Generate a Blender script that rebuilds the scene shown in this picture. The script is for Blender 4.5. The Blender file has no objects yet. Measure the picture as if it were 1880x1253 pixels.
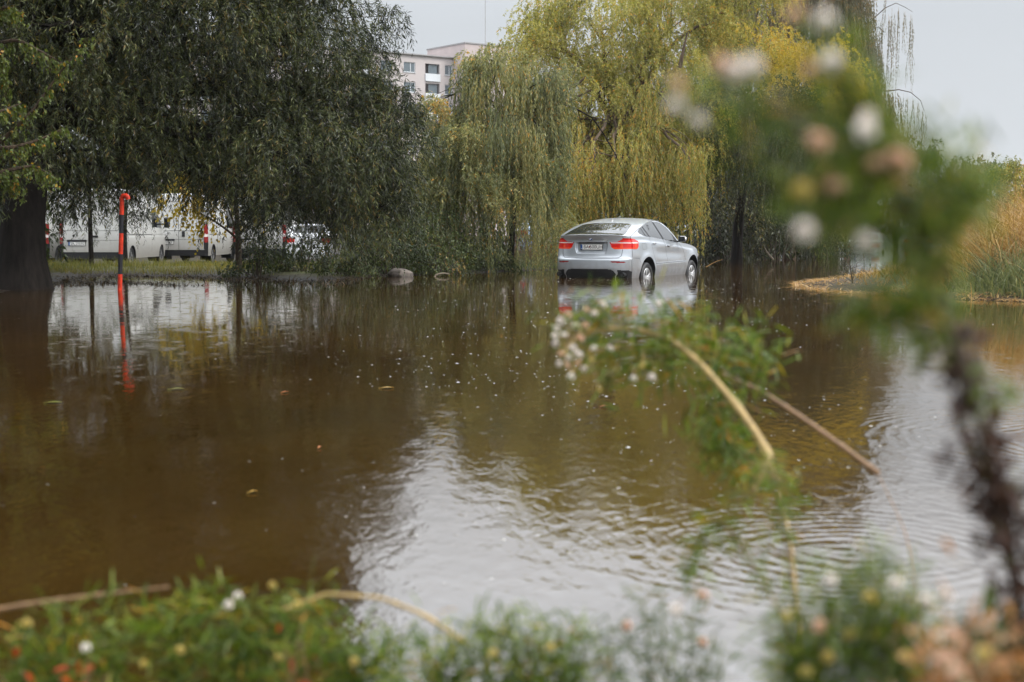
import bpy, math, random
import numpy as np
from mathutils import Vector, Matrix
rng = np.random.default_rng(11)
random.seed(5)
C = bpy.context.scene.collection
sc = bpy.context.scene

# ------------------------------------------------------------------ camera geometry
H = 1.06                      # eye height above the flood water (z = 0)
FPX = 2611.0                  # 50 mm on a 36 mm frame, 1880 px wide
TH = math.atan((626.5 - 422.0) / FPX)

def P(px, py, d):
    """world point at world-Y = d seen at pixel (px, py) of the photograph"""
    xc = (px - 940.0) / FPX; yc = -(py - 626.5) / FPX
    dy = math.cos(TH) + yc * math.sin(TH); dz = -math.sin(TH) + yc * math.cos(TH)
    k = d / dy
    return np.array((xc * k, d, H + dz * k))

def W(px, py):
    """point on the water plane under pixel"""
    xc = (px - 940.0) / FPX; yc = -(py - 626.5) / FPX
    dy = math.cos(TH) + yc * math.sin(TH); dz = -math.sin(TH) + yc * math.cos(TH)
    k = -H / dz
    return np.array((xc * k, dy * k))

# ------------------------------------------------------------------ scene helpers
def empty(name, loc=(0, 0, 0), rz=0.0):
    o = bpy.data.objects.new(name, None)
    o.location = Vector([float(v) for v in loc]); o.rotation_euler = (0, 0, rz)
    o.empty_display_size = 0.2
    C.objects.link(o); return o

def tag(o, label=None, cat=None, group=None, kind=None):
    if label: o['label'] = label
    if cat: o['category'] = cat
    if group: o['group'] = group
    if kind: o['kind'] = kind
    return o

def mesh_np(name, V, F, mats, parent=None, mi=None, tint=None, smooth=False, link=True):
    """F: (n,3) or (n,4) int array; or list of such arrays"""
    me = bpy.data.meshes.new(name)
    V = np.asarray(V, dtype=np.float32).reshape(-1, 3)
    Fs = F if isinstance(F, list) else [F]
    Fs = [np.asarray(f, dtype=np.int32) for f in Fs if len(f)]
    nf = sum(len(f) for f in Fs)
    loops = np.concatenate([f.ravel() for f in Fs]) if Fs else np.zeros(0, np.int32)
    tot = np.concatenate([np.full(len(f), f.shape[1], np.int32) for f in Fs]) if Fs else np.zeros(0, np.int32)
    start = np.concatenate(([0], np.cumsum(tot)[:-1])).astype(np.int32) if nf else np.zeros(0, np.int32)
    me.vertices.add(len(V)); me.vertices.foreach_set('co', V.ravel())
    me.loops.add(len(loops)); me.loops.foreach_set('vertex_index', loops)
    me.polygons.add(nf)
    me.polygons.foreach_set('loop_start', start)
    if not isinstance(mats, (list, tuple)): mats = [mats]
    for m in mats: me.materials.append(m)
    if mi is not None:
        me.polygons.foreach_set('material_index', np.asarray(mi, dtype=np.int32))
    me.update(calc_edges=True); me.validate()
    me.polygons.foreach_set('use_smooth', np.full(len(me.polygons), bool(smooth)))
    if tint is not None and len(tint) == len(me.polygons):
        a = me.attributes.new('tint', 'FLOAT', 'FACE'); a.data.foreach_set('value', np.asarray(tint, dtype=np.float32))
    o = bpy.data.objects.new(name, me)
    if link: C.objects.link(o)
    if parent is not None: o.parent = parent
    return o

def copy_tree(o, parent=None):
    c = o.copy(); C.objects.link(c)
    if parent is not None: c.parent = parent
    for ch in list(o.children): copy_tree(ch, c)
    return c

class MB:
    """collects boxes, tubes, lathes into one mesh"""
    def __init__(s): s.V = []; s.F = []; s.M = []; s.n = 0
    def add(s, V, F, m=0):
        V = np.asarray(V, float).reshape(-1, 3)
        for f in F: s.F.append([i + s.n for i in f]); s.M.append(m)
        s.V.append(V); s.n += len(V)
    def box(s, c, size, m=0, rot=None, bev=0.0):
        hx, hy, hz = [v / 2 for v in size]
        b = min(bev, hx * .9, hy * .9, hz * .9)
        if b <= 0:
            V = np.array([(x, y, z) for x in (-hx, hx) for y in (-hy, hy) for z in (-hz, hz)])
            F = [(0, 1, 3, 2), (4, 6, 7, 5), (0, 4, 5, 1), (2, 3, 7, 6), (0, 2, 6, 4), (1, 5, 7, 3)]
        else:
            V = []; idx = {}
            for sx in (-1, 1):
                for sy in (-1, 1):
                    for sz in (-1, 1):
                        for a in range(3):
                            p = [sx * (hx - b), sy * (hy - b), sz * (hz - b)]
                            p[a] = (sx * hx, sy * hy, sz * hz)[a]
                            idx[(sx, sy, sz, a)] = len(V); V.append(p)
            V = np.array(V); F = []
            S = (-1, 1)
            for a in range(3):
                u, v = [k for k in range(3) if k != a]
                for sg in S:
                    q = []
                    for (su, sv) in ((-1, -1), (1, -1), (1, 1), (-1, 1)):
                        k = [0, 0, 0]; k[a] = sg; k[u] = su; k[v] = sv
                        q.append(idx[(k[0], k[1], k[2], a)])
                    F.append(q)
            for a in range(3):
                u, v = [k for k in range(3) if k != a]
                for su in S:
                    for sv in S:
                        q = []
                        for (sa, ax) in ((-1, u), (-1, v), (1, v), (1, u)):
                            k = [0, 0, 0]; k[a] = sa; k[u] = su; k[v] = sv
                            q.append(idx[(k[0], k[1], k[2], ax)])
                        F.append(q)
            for sx in S:
                for sy in S:
                    for sz in S: F.append([idx[(sx, sy, sz, a)] for a in range(3)])
        if rot is not None: V = V @ np.array(rot).T
        s.add(V + np.asarray(c, float), F, m)
    def tube(s, pts, rad, sides=7, m=0, cap=True):
        pts = np.asarray(pts, float); n = len(pts)
        rad = np.full(n, rad) if np.isscalar(rad) else np.asarray(rad, float)
        T = np.gradient(pts, axis=0); T /= np.linalg.norm(T, axis=1, keepdims=True) + 1e-9
        u = np.cross(T[0], (0.3, 0.9, 0.2)); u /= np.linalg.norm(u) + 1e-9
        V = []
        ang = np.linspace(0, 2 * math.pi, sides, endpoint=False)
        for i in range(n):
            u = u - T[i] * np.dot(u, T[i]); u /= np.linalg.norm(u) + 1e-9
            w = np.cross(T[i], u)
            V.append(pts[i] + rad[i] * (np.cos(ang)[:, None] * u + np.sin(ang)[:, None] * w))
        V = np.concatenate(V); F = []
        for i in range(n - 1):
            for k in range(sides):
                a = i * sides + k; b = i * sides + (k + 1) % sides
                F.append((a, b, b + sides, a + sides))
        if cap:
            F.append(tuple(range(sides))[::-1]); F.append(tuple((n - 1) * sides + k for k in range(sides)))
        s.add(V, F, m)
    def lathe(s, prof, sides=24, m=0, axis='x', c=(0, 0, 0), cap=False):
        """prof: list of (axial, radius)"""
        V = []; F = []
        ang = np.linspace(0, 2 * math.pi, sides, endpoint=False)
        for (a, r) in prof:
            x = np.full(sides, a); y = r * np.cos(ang); z = r * np.sin(ang)
            V.append(np.stack((x, y, z), 1) if axis == 'x' else np.stack((y, x, z), 1) if axis == 'y' else np.stack((y, z, x), 1))
        for i in range(len(prof) - 1):
            for k in range(sides):
                a = i * sides + k; b = i * sides + (k + 1) % sides
                F.append((a, b, b + sides, a + sides))
        if cap:
            F.append(tuple(range(sides))[::-1]); F.append(tuple((len(prof) - 1) * sides + k for k in range(sides)))
        s.add(np.concatenate(V) + np.asarray(c, float), F, m)
    def prism(s, poly, axis, lo, hi, m=0):
        """poly: 2-D outline, extruded along axis (0/1/2)"""
        n = len(poly); V = []
        for t in (lo, hi):
            for (a, b) in poly:
                V.append((t, a, b) if axis == 0 else (a, t, b) if axis == 1 else (a, b, t))
        F = [tuple(range(n))[::-1], tuple(range(n, 2 * n))]
        for k in range(n): F.append((k, (k + 1) % n, n + (k + 1) % n, n + k))
        s.add(V, F, m)
    def build(s, name, mats, parent=None, smooth=False, link=True):
        me = bpy.data.meshes.new(name)
        me.from_pydata(np.concatenate(s.V).tolist(), [], s.F)
        if not isinstance(mats, (list, tuple)): mats = [mats]
        for m in mats: me.materials.append(m)
        me.polygons.foreach_set('material_index', np.array(s.M, np.int32))
        me.polygons.foreach_set('use_smooth', np.full(len(me.polygons), smooth))
        me.update()
        if smooth:
            try: me.set_sharp_from_angle(angle=math.radians(38))
            except Exception: pass
        o = bpy.data.objects.new(name, me)
        if link: C.objects.link(o)
        if parent is not None: o.parent = parent
        return o

def text_mesh(body, size, name, mat, parent, loc, rot, ext=0.001):
    cu = bpy.data.curves.new('t', 'FONT'); cu.body = body; cu.size = size; cu.extrude = ext
    cu.align_x = 'CENTER'; cu.align_y = 'CENTER'
    to = bpy.data.objects.new('t', cu); C.objects.link(to)
    dg = bpy.context.evaluated_depsgraph_get()
    me = bpy.data.meshes.new_from_object(to.evaluated_get(dg))
    bpy.data.objects.remove(to)
    me.materials.clear(); me.materials.append(mat)
    o = bpy.data.objects.new(name, me); C.objects.link(o); o.parent = parent
    o.location = loc; o.rotation_euler = rot
    return o

def pchip(xs, ys):
    xs = np.asarray(xs, float); ys = np.asarray(ys, float)
    h = np.diff(xs); dl = np.diff(ys) / h
    m = np.zeros_like(ys)
    for i in range(1, len(xs) - 1):
        if dl[i - 1] * dl[i] > 0:
            w1 = 2 * h[i] + h[i - 1]; w2 = h[i] + 2 * h[i - 1]
            m[i] = (w1 + w2) / (w1 / dl[i - 1] + w2 / dl[i])
    m[0] = dl[0]; m[-1] = dl[-1]
    def f(x):
        x = np.clip(np.asarray(x, float), xs[0], xs[-1])
        i = np.clip(np.searchsorted(xs, x) - 1, 0, len(xs) - 2)
        t = (x - xs[i]) / h[i]
        return ((2*t**3 - 3*t**2 + 1) * ys[i] + (t**3 - 2*t**2 + t) * h[i] * m[i]
                + (-2*t**3 + 3*t**2) * ys[i+1] + (t**3 - t**2) * h[i] * m[i+1])
    return f

def in_poly(x, y, poly):
    x = np.asarray(x); y = np.asarray(y); r = np.zeros(x.shape, bool)
    n = len(poly); j = n - 1
    for i in range(n):
        xi, yi = poly[i]; xj, yj = poly[j]
        c = ((yi > y) != (yj > y)) & (x < (xj - xi) * (y - yi) / (yj - yi + 1e-12) + xi)
        r ^= c; j = i
    return r

def norm(v): return v / (np.linalg.norm(v, axis=-1, keepdims=True) + 1e-9)

# ------------------------------------------------------------------ materials
def new_mat(name):
    m = bpy.data.materials.new(name); m.use_nodes = True
    nt = m.node_tree; b = nt.nodes['Principled BSDF']
    return m, nt, b

def N(nt, t, **kw):
    n = nt.nodes.new(t)
    for k, v in kw.items(): setattr(n, k, v)
    return n

def ramp(nt, stops, fac=None, interp='LINEAR'):
    r = N(nt, 'ShaderNodeValToRGB'); r.color_ramp.interpolation = interp
    el = r.color_ramp.elements
    while len(el) < len(stops): el.new(0.5)
    for e, (p, c) in zip(el, stops):
        e.position = p; e.color = (c[0], c[1], c[2], 1)
    if fac is not None: nt.links.new(fac, r.inputs['Fac'])
    return r

def simple(name, col, rough=0.5, metal=0.0, spec=0.5, coat=0.0, noise=0.0, nscale=8.0, bump=0.0):
    m, nt, b = new_mat(name)
    b.inputs['Base Color'].default_value = (*col, 1)
    b.inputs['Roughness'].default_value = rough
    b.inputs['Metallic'].default_value = metal
    b.inputs['Specular IOR Level'].default_value = spec
    b.inputs['Coat Weight'].default_value = coat
    b.inputs['Coat Roughness'].default_value = 0.04
    if noise > 0 or bump > 0:
        tc = N(nt, 'ShaderNodeTexCoord')
        nz = N(nt, 'ShaderNodeTexNoise'); nz.inputs['Scale'].default_value = nscale; nz.inputs['Detail'].default_value = 5
        nt.links.new(tc.outputs['Object'], nz.inputs['Vector'])
        if noise > 0:
            lo = tuple(max(0, c * (1 - noise)) for c in col); hi = tuple(min(1, c * (1 + noise)) for c in col)
            r = ramp(nt, [(0.3, lo), (0.7, hi)], nz.outputs['Fac'])
            nt.links.new(r.outputs['Color'], b.inputs['Base Color'])
        if bump > 0:
            bp = N(nt, 'ShaderNodeBump'); bp.inputs['Distance'].default_value = bump
            nt.links.new(nz.outputs['Fac'], bp.inputs['Height']); nt.links.new(bp.outputs['Normal'], b.inputs['Normal'])
    return m

def leaf_mat(name, stops, trans=0.35, rough=0.42, spec=0.4):
    """per-leaf colour: the face attribute tint runs through a ramp"""
    m, nt, b = new_mat(name)
    at = N(nt, 'ShaderNodeAttribute'); at.attribute_name = 'tint'
    r = ramp(nt, stops, at.outputs['Fac'])
    nt.links.new(r.outputs['Color'], b.inputs['Base Color'])
    b.inputs['Roughness'].default_value = rough
    b.inputs['Specular IOR Level'].default_value = spec
    tr = N(nt, 'ShaderNodeBsdfTranslucent')
    hs = N(nt, 'ShaderNodeHueSaturation'); hs.inputs['Saturation'].default_value = 1.15; hs.inputs['Value'].default_value = 1.25
    nt.links.new(r.outputs['Color'], hs.inputs['Color']); nt.links.new(hs.outputs['Color'], tr.inputs['Color'])
    mx = N(nt, 'ShaderNodeMixShader'); mx.inputs['Fac'].default_value = trans
    nt.links.new(b.outputs['BSDF'], mx.inputs[1]); nt.links.new(tr.outputs['BSDF'], mx.inputs[2])
    nt.links.new(mx.outputs['Shader'], nt.nodes['Material Output'].inputs['Surface'])
    return m

M = {}
M['silver'] = simple('silver_paint', (0.40, 0.43, 0.465), 0.30, 0.45, 0.5, 0.8)
M['glass'] = simple('dark_glass', (0.012, 0.014, 0.016), 0.03, 0.0, 0.75, 0.0)
M['black'] = simple('black_plastic', (0.012, 0.012, 0.013), 0.5, 0, 0.3)
M['gap'] = simple('panel_gap', (0.02, 0.02, 0.022), 0.7, 0, 0.2)
M['rubber'] = simple('tyre_rubber', (0.022, 0.022, 0.023), 0.55, 0, 0.4, noise=0.3, nscale=14)
M['alloy'] = simple('alloy', (0.62, 0.62, 0.62), 0.28, 0.85, 0.5)
M['steel'] = simple('steel_wheel', (.10, .10, .10), .5, .5)
M['chrome'] = simple('chrome', (0.8, 0.8, 0.82), 0.12, 1.0)
M['red_lens'] = simple('red_lens', (0.56, 0.010, 0.006), 0.2, 0, 0.4, 0.2)
M['dull_red_lens'] = simple('dull_red_lens', (0.26, 0.02, 0.02), 0.25, 0, 0.5)
M['orange_lens'] = simple('orange_lens', (0.70, 0.055, 0.012), 0.2, 0, 0.4, 0.2)
M['white_lens'] = simple('white_lens', (0.75, 0.66, 0.64), 0.15, 0, 0.6, 0.5)
M['plate_white'] = simple('plate_white', (0.75, 0.74, 0.71), 0.4)
M['plate_blue'] = simple('plate_blue', (0.015, 0.07, 0.24), 0.4)
M['ink'] = simple('plate_ink', (0.01, 0.01, 0.012), 0.5)
M['badge_blue'] = simple('badge_blue', (0.01, 0.045, 0.16), 0.25)
M['shield_red'] = simple('shield_red', (0.16, 0.02, 0.03), 0.4)
M['van_white'] = simple('van_white', (0.46, 0.46, 0.44), 0.4, 0, 0.5, 0.25, noise=0.05, nscale=2.0)
M['sedan_green'] = simple('sedan_grey_green', (0.20, 0.24, 0.21), 0.33, 0.5, 0.5, 0.6)
M['sedan_dark'] = simple('sedan_dark_grey', (0.12, 0.14, 0.15), 0.33, 0.4, 0.5, 0.6)
M['car_white'] = simple('car_white', (0.68, 0.70, 0.72), 0.35, 0, 0.5, 0.6)
M['post_red'] = simple('post_red', (0.58, 0.040, 0.014), 0.5, 0, 0.3, noise=0.35, nscale=14)
M['post_black'] = simple('post_black', (0.016, 0.016, 0.02), 0.5, 0, 0.35)
def muddy(m, z0, z1, col):
    # dried mud and a tide line low on the bodywork
    nt = m.node_tree; b = nt.nodes['Principled BSDF']; tc = N(nt, 'ShaderNodeTexCoord'); sx = N(nt, 'ShaderNodeSeparateXYZ'); nt.links.new(tc.outputs['Object'], sx.inputs[0])
    nz = N(nt, 'ShaderNodeTexNoise'); nz.inputs['Scale'].default_value = 7; nz.inputs['Detail'].default_value = 6; nt.links.new(tc.outputs['Object'], nz.inputs['Vector'])
    ad = N(nt, 'ShaderNodeMath', operation='MULTIPLY_ADD'); nt.links.new(nz.outputs['Fac'], ad.inputs[0]); ad.inputs[1].default_value = -.35; nt.links.new(sx.outputs['Z'], ad.inputs[2])
    mr = N(nt, 'ShaderNodeMapRange'); mr.inputs['From Min'].default_value = z1 - .17; mr.inputs['From Max'].default_value = z0 - .17; mr.inputs['To Max'].default_value = .6; nt.links.new(ad.outputs[0], mr.inputs['Value'])
    mx = N(nt, 'ShaderNodeMix', data_type='RGBA'); nt.links.new(mr.outputs[0], mx.inputs['Factor'])
    src = b.inputs['Base Color']
    if src.is_linked: nt.links.new(src.links[0].from_socket, mx.inputs['A'])
    else: mx.inputs['A'].default_value = src.default_value
    mx.inputs['B'].default_value = (*col, 1); nt.links.new(mx.outputs['Result'], src)
muddy(M['silver'], .40, .72, (.16, .13, .10)); muddy(M['van_white'], .45, 1.1, (.16, .14, .11))
def bark(name, col, sc_=9):
    m, nt, b = new_mat(name)
    tc = N(nt, 'ShaderNodeTexCoord'); mp = N(nt, 'ShaderNodeMapping'); mp.inputs['Scale'].default_value = (1, 1, 0.18)
    nz = N(nt, 'ShaderNodeTexNoise'); nz.inputs['Scale'].default_value = sc_; nz.inputs['Detail'].default_value = 7; nz.inputs['Roughness'].default_value = .65
    nt.links.new(tc.outputs['Object'], mp.inputs['Vector']); nt.links.new(mp.outputs['Vector'], nz.inputs['Vector'])
    r = ramp(nt, [(0.3, tuple(c * .4 for c in col)), (0.5, col), (0.75, tuple(min(1, c * 1.7) for c in col))], nz.outputs['Fac'])
    nt.links.new(r.outputs['Color'], b.inputs['Base Color'])
    b.inputs['Roughness'].default_value = .9; b.inputs['Specular IOR Level'].default_value = .15
    bp = N(nt, 'ShaderNodeBump'); bp.inputs['Distance'].default_value = .03
    nt.links.new(nz.outputs['Fac'], bp.inputs['Height']); nt.links.new(bp.outputs['Normal'], b.inputs['Normal'])
    return m
M['bark_dark'] = bark('dark_wet_bark', (0.016, 0.013, 0.011))
M['bark'] = bark('brown_bark', (0.075, 0.055, 0.038), 16)
M['twig'] = simple('twig', (0.14, 0.085, 0.035), .7)
M['twig_dark'] = simple('twig_dark', (0.05, 0.034, 0.02), .7)
M['twig_olive'] = simple('twig_olive', (.13, .125, .05), .6)
M['twig_orange'] = simple('twig_orange', (0.30, 0.17, 0.05), .6)
M['stone'] = simple('stone', (0.12, 0.10, 0.085), .8, noise=.5, nscale=7, bump=.03)
# ------------------------------------------------------------------ camera, sky, sun
cam = bpy.data.cameras.new('camera'); cam.lens = 50; cam.sensor_width = 36; cam.sensor_fit = 'HORIZONTAL'
cam.clip_start = 0.05; cam.clip_end = 4000
cam.dof.use_dof = True; cam.dof.focus_distance = 33.0; cam.dof.aperture_fstop = 3.2; cam.dof.aperture_blades = 0
co = bpy.data.objects.new('camera', cam); C.objects.link(co); sc.camera = co
co.location = (0, 0, H); co.rotation_euler = (math.pi / 2 - TH, 0, 0)

SUN_EL, SUN_AZ = math.radians(50), math.radians(112)     # high on the right, veiled by cloud
wd = bpy.data.worlds.new('World'); sc.world = wd; wd.use_nodes = True
nt = wd.node_tree; bg = nt.nodes['Background']
sky = N(nt, 'ShaderNodeTexSky'); sky.sky_type = 'NISHITA'; sky.sun_disc = False
sky.sun_elevation = SUN_EL; sky.sun_rotation = SUN_AZ; sky.air_density = 2.0; sky.dust_density = 6.0; sky.ozone_density = 1.0
hs = N(nt, 'ShaderNodeHueSaturation'); hs.inputs['Saturation'].default_value = 0.25
nt.links.new(sky.outputs['Color'], hs.inputs['Color'])
tc = N(nt, 'ShaderNodeTexCoord'); sp = N(nt, 'ShaderNodeSeparateXYZ'); nt.links.new(tc.outputs['Generated'], sp.inputs[0])
K = 10.0
# overcast layer, brighter towards the zenith
ov = ramp(nt, [(0.0, (.60, .63, .66)), (.155, (.565, .60, .64)), (.20, (.95, .99, 1.04)), (.34, (1.62, 1.72, 1.84)), (.8, (1.25, 1.28, 1.32))], sp.outputs['Z'])
nz = N(nt, 'ShaderNodeTexNoise'); nz.inputs['Scale'].default_value = 3.0; nz.inputs['Detail'].default_value = 4
mp = N(nt, 'ShaderNodeMapping'); mp.inputs['Scale'].default_value = (1, 1, 2.5)
nt.links.new(tc.outputs['Generated'], mp.inputs['Vector']); nt.links.new(mp.outputs['Vector'], nz.inputs['Vector'])
mr = N(nt, 'ShaderNodeMapRange'); mr.inputs['To Min'].default_value = .93 * K; mr.inputs['To Max'].default_value = 1.07 * K
nt.links.new(nz.outputs['Fac'], mr.inputs['Value'])
zb = N(nt, 'ShaderNodeMapRange'); zb.inputs['From Min'].default_value = .14; zb.inputs['From Max'].default_value = .75
zb.inputs['To Min'].default_value = 1.0; zb.inputs['To Max'].default_value = 2.1
nt.links.new(sp.outputs['Z'], zb.inputs['Value'])
m1 = N(nt, 'ShaderNodeMath', operation='MULTIPLY'); nt.links.new(mr.outputs[0], m1.inputs[0]); nt.links.new(zb.outputs[0], m1.inputs[1])
vm = N(nt, 'ShaderNodeVectorMath', operation='SCALE'); nt.links.new(ov.outputs['Color'], vm.inputs[0]); nt.links.new(m1.outputs[0], vm.inputs['Scale'])
mx = N(nt, 'ShaderNodeMix', data_type='RGBA'); mx.inputs['Factor'].default_value = 0.9
nt.links.new(hs.outputs['Color'], mx.inputs['A']); nt.links.new(vm.outputs['Vector'], mx.inputs['B'])
nt.links.new(mx.outputs['Result'], bg.inputs['Color']); bg.inputs['Strength'].default_value = 0.1

sl = bpy.data.lights.new('sun', 'SUN'); sl.energy = 2.0; sl.angle = math.radians(20); sl.color = (1, .96, .9)
so = bpy.data.objects.new('sun', sl); C.objects.link(so)
sd_ = Vector((math.sin(SUN_AZ) * math.cos(SUN_EL), math.cos(SUN_AZ) * math.cos(SUN_EL), math.sin(SUN_EL)))
so.rotation_euler = (-sd_).to_track_quat('-Z', 'Y').to_euler(); so.location = (10, -10, 30)

sc.view_settings.view_transform = 'Standard'; sc.view_settings.look = 'None'
sc.view_settings.gamma = 1.0; sc.view_settings.exposure = 0.25; sc.view_settings.use_curve_mapping = False
cy = sc.cycles
cy.use_denoising = True
cy.max_bounces = 6; cy.diffuse_bounces = 3; cy.glossy_bounces = 3; cy.transmission_bounces = 3; cy.transparent_max_bounces = 6; cy.volume_bounces = 1
cy.sample_clamp_indirect = 6.0
cy.caustics_reflective = False; cy.caustics_refractive = False

# ------------------------------------------------------------------ pond outline (world metres) and terrain height
shore_px = [(2600, 562), (1900, 554), (1760, 549), (1620, 541), (1520, 529), (1462, 523), (1560, 514), (1640, 509), (1740, 505), (1785, 490),
            (1800, 470), (1812, 456), (1820, 447), (1548, 446), (1520, 458), (1490, 466), (1400, 471), (1290, 477), (1100, 487), (1020, 496),
            (900, 501), (800, 505), (740, 507), (660, 511), (600, 515), (520, 516), (470, 511), (400, 509), (300, 508), (200, 506), (120, 510), (100, 525), (-20, 541), (-300, 552),
            (-900, 562)]
pond = [tuple(W(*p)) for p in shore_px]
pond = [(45.0, pond[0][1])] + pond[1:] if False else pond
pond = pond + [(-30.0, 2.0), (-4, 2.15), (0, 2.3), (4, 2.1), (30.0, 1.6)]

def pond_sd(x, y):
    """signed distance: positive on land"""
    x = np.asarray(x, float); y = np.asarray(y, float)
    d = np.full(x.shape, 1e9); n = len(pond)
    for i in range(n):
        ax, ay = pond[i]; bx, by = pond[(i + 1) % n]
        ex, ey = bx - ax, by - ay
        t = np.clip(((x - ax) * ex + (y - ay) * ey) / (ex * ex + ey * ey + 1e-12), 0, 1)
        d = np.minimum(d, np.hypot(x - ax - t * ex, y - ay - t * ey))
    return np.where(in_poly(x, y, pond), -d, d)

def vnoise(x, y, s, seed=0):
    """cheap smooth noise"""
    r = np.random.default_rng(100 + seed); v = 0
    for k in range(7):
        a = r.uniform(0, 6.28); f = s * r.uniform(.6, 1.9); ph = r.uniform(0, 6.28)
        v = v + np.sin((x * math.cos(a) + y * math.sin(a)) * f + ph)
    return v / 7

def ground_z(x, y):
    x = np.asarray(x, float); y = np.asarray(y, float)
    s = pond_sd(x, y)
    z = np.where(s < 0, np.maximum(-.5, s * .22), .14 * (1 - np.exp(-np.maximum(s, 0) / 1.6)))
    z = z + np.where(s > -2.5, vnoise(x, y, 1.3, 1) * .035 + vnoise(x, y, 4.0, 2) * .015, 0)
    near = y < 8
    z = np.where(near & (s > 0), np.minimum(s, 2) * .14 + vnoise(x, y, 2, 3) * .02, z)
    # reed bank on the right rises a little, the car park on the far side of the verge lies lower
    rb = np.exp(-(((x - 10.5) / 3.2) ** 2 + ((y - 27) / 4.5) ** 2))
    z = z + np.where(s > 0, .35 * rb, 0)
    lot = np.clip((s - 4) / 4, 0, 1) * np.clip((-x - 2) / 5, 0, 1) * (y > 20)
    z = z - .30 * lot
    return z

gx = np.concatenate((-np.geomspace(900, 26, 26), np.arange(-25, 25.01, .4), np.geomspace(26, 900, 26)))
gy = np.concatenate((np.array([-300, -120, -50, -20, -8, -3]), np.arange(-1, 5, .3), np.arange(5, 22, 1.0), np.arange(22, 62, .4), np.geomspace(62, 1500, 40)))
GX, GY = np.meshgrid(gx, gy); GZ = ground_z(GX, GY)
ny, nx = GX.shape
ii = np.arange(ny * nx).reshape(ny, nx)
GF = np.stack((ii[:-1, :-1], ii[:-1, 1:], ii[1:, 1:], ii[1:, :-1]), -1).reshape(-1, 4)

m, nt, b = new_mat('wet_ground')
ge = N(nt, 'ShaderNodeNewGeometry')
n1 = N(nt, 'ShaderNodeTexNoise'); n1.inputs['Scale'].default_value = .55; n1.inputs['Detail'].default_value = 8
n2 = N(nt, 'ShaderNodeTexNoise'); n2.inputs['Scale'].default_value = 9; n2.inputs['Detail'].default_value = 6
nt.links.new(ge.outputs['Position'], n1.inputs['Vector']); nt.links.new(ge.outputs['Position'], n2.inputs['Vector'])
r1 = ramp(nt, [(.38, (.055, .042, .028)), (.5, (.075, .075, .03)), (.62, (.095, .105, .035))], n1.outputs['Fac'])
r2 = ramp(nt, [(.3, (.45, .42, .4)), (.7, (1.25, 1.25, 1.2))], n2.outputs['Fac'])
mm = N(nt, 'ShaderNodeMix', data_type='RGBA', blend_type='MULTIPLY'); mm.inputs['Factor'].default_value = 1
nt.links.new(r1.outputs['Color'], mm.inputs['A']); nt.links.new(r2.outputs['Color'], mm.inputs['B'])
# wet car park asphalt beyond the verge, shade under the vans in its colour
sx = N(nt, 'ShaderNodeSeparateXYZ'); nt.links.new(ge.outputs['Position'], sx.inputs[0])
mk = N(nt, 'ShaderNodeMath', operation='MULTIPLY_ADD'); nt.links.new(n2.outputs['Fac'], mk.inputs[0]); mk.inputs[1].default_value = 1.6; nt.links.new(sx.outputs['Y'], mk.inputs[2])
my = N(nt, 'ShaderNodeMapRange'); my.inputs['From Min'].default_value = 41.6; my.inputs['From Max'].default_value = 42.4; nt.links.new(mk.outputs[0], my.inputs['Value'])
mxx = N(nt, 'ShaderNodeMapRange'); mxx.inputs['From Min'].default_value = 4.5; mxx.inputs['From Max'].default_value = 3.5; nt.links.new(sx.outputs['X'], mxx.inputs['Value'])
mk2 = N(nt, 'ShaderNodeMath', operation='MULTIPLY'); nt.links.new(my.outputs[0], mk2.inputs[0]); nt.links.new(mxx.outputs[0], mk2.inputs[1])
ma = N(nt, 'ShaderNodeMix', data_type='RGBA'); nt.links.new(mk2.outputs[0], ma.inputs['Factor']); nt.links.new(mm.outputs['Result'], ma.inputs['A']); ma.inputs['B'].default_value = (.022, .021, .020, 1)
zm = N(nt, 'ShaderNodeMapRange'); zm.inputs['From Min'].default_value = .10; zm.inputs['From Max'].default_value = .02; nt.links.new(sx.outputs['Z'], zm.inputs['Value'])
mz = N(nt, 'ShaderNodeMix', data_type='RGBA'); nt.links.new(zm.outputs[0], mz.inputs['Factor']); nt.links.new(ma.outputs['Result'], mz.inputs['A']); mz.inputs['B'].default_value = (.020, .0145, .0085, 1)
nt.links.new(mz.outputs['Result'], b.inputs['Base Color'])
b.inputs['Roughness'].default_value = .6; b.inputs['Specular IOR Level'].default_value = .06
bp = N(nt, 'ShaderNodeBump'); bp.inputs['Distance'].default_value = .05; nt.links.new(n2.outputs['Fac'], bp.inputs['Height']); nt.links.new(bp.outputs['Normal'], b.inputs['Normal'])
M['ground'] = m
g = mesh_np('ground', np.stack((GX, GY, GZ), -1), GF, m, smooth=True); tag(g, 'wet muddy ground with patches of short grass round the flood', kind='structure')

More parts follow.
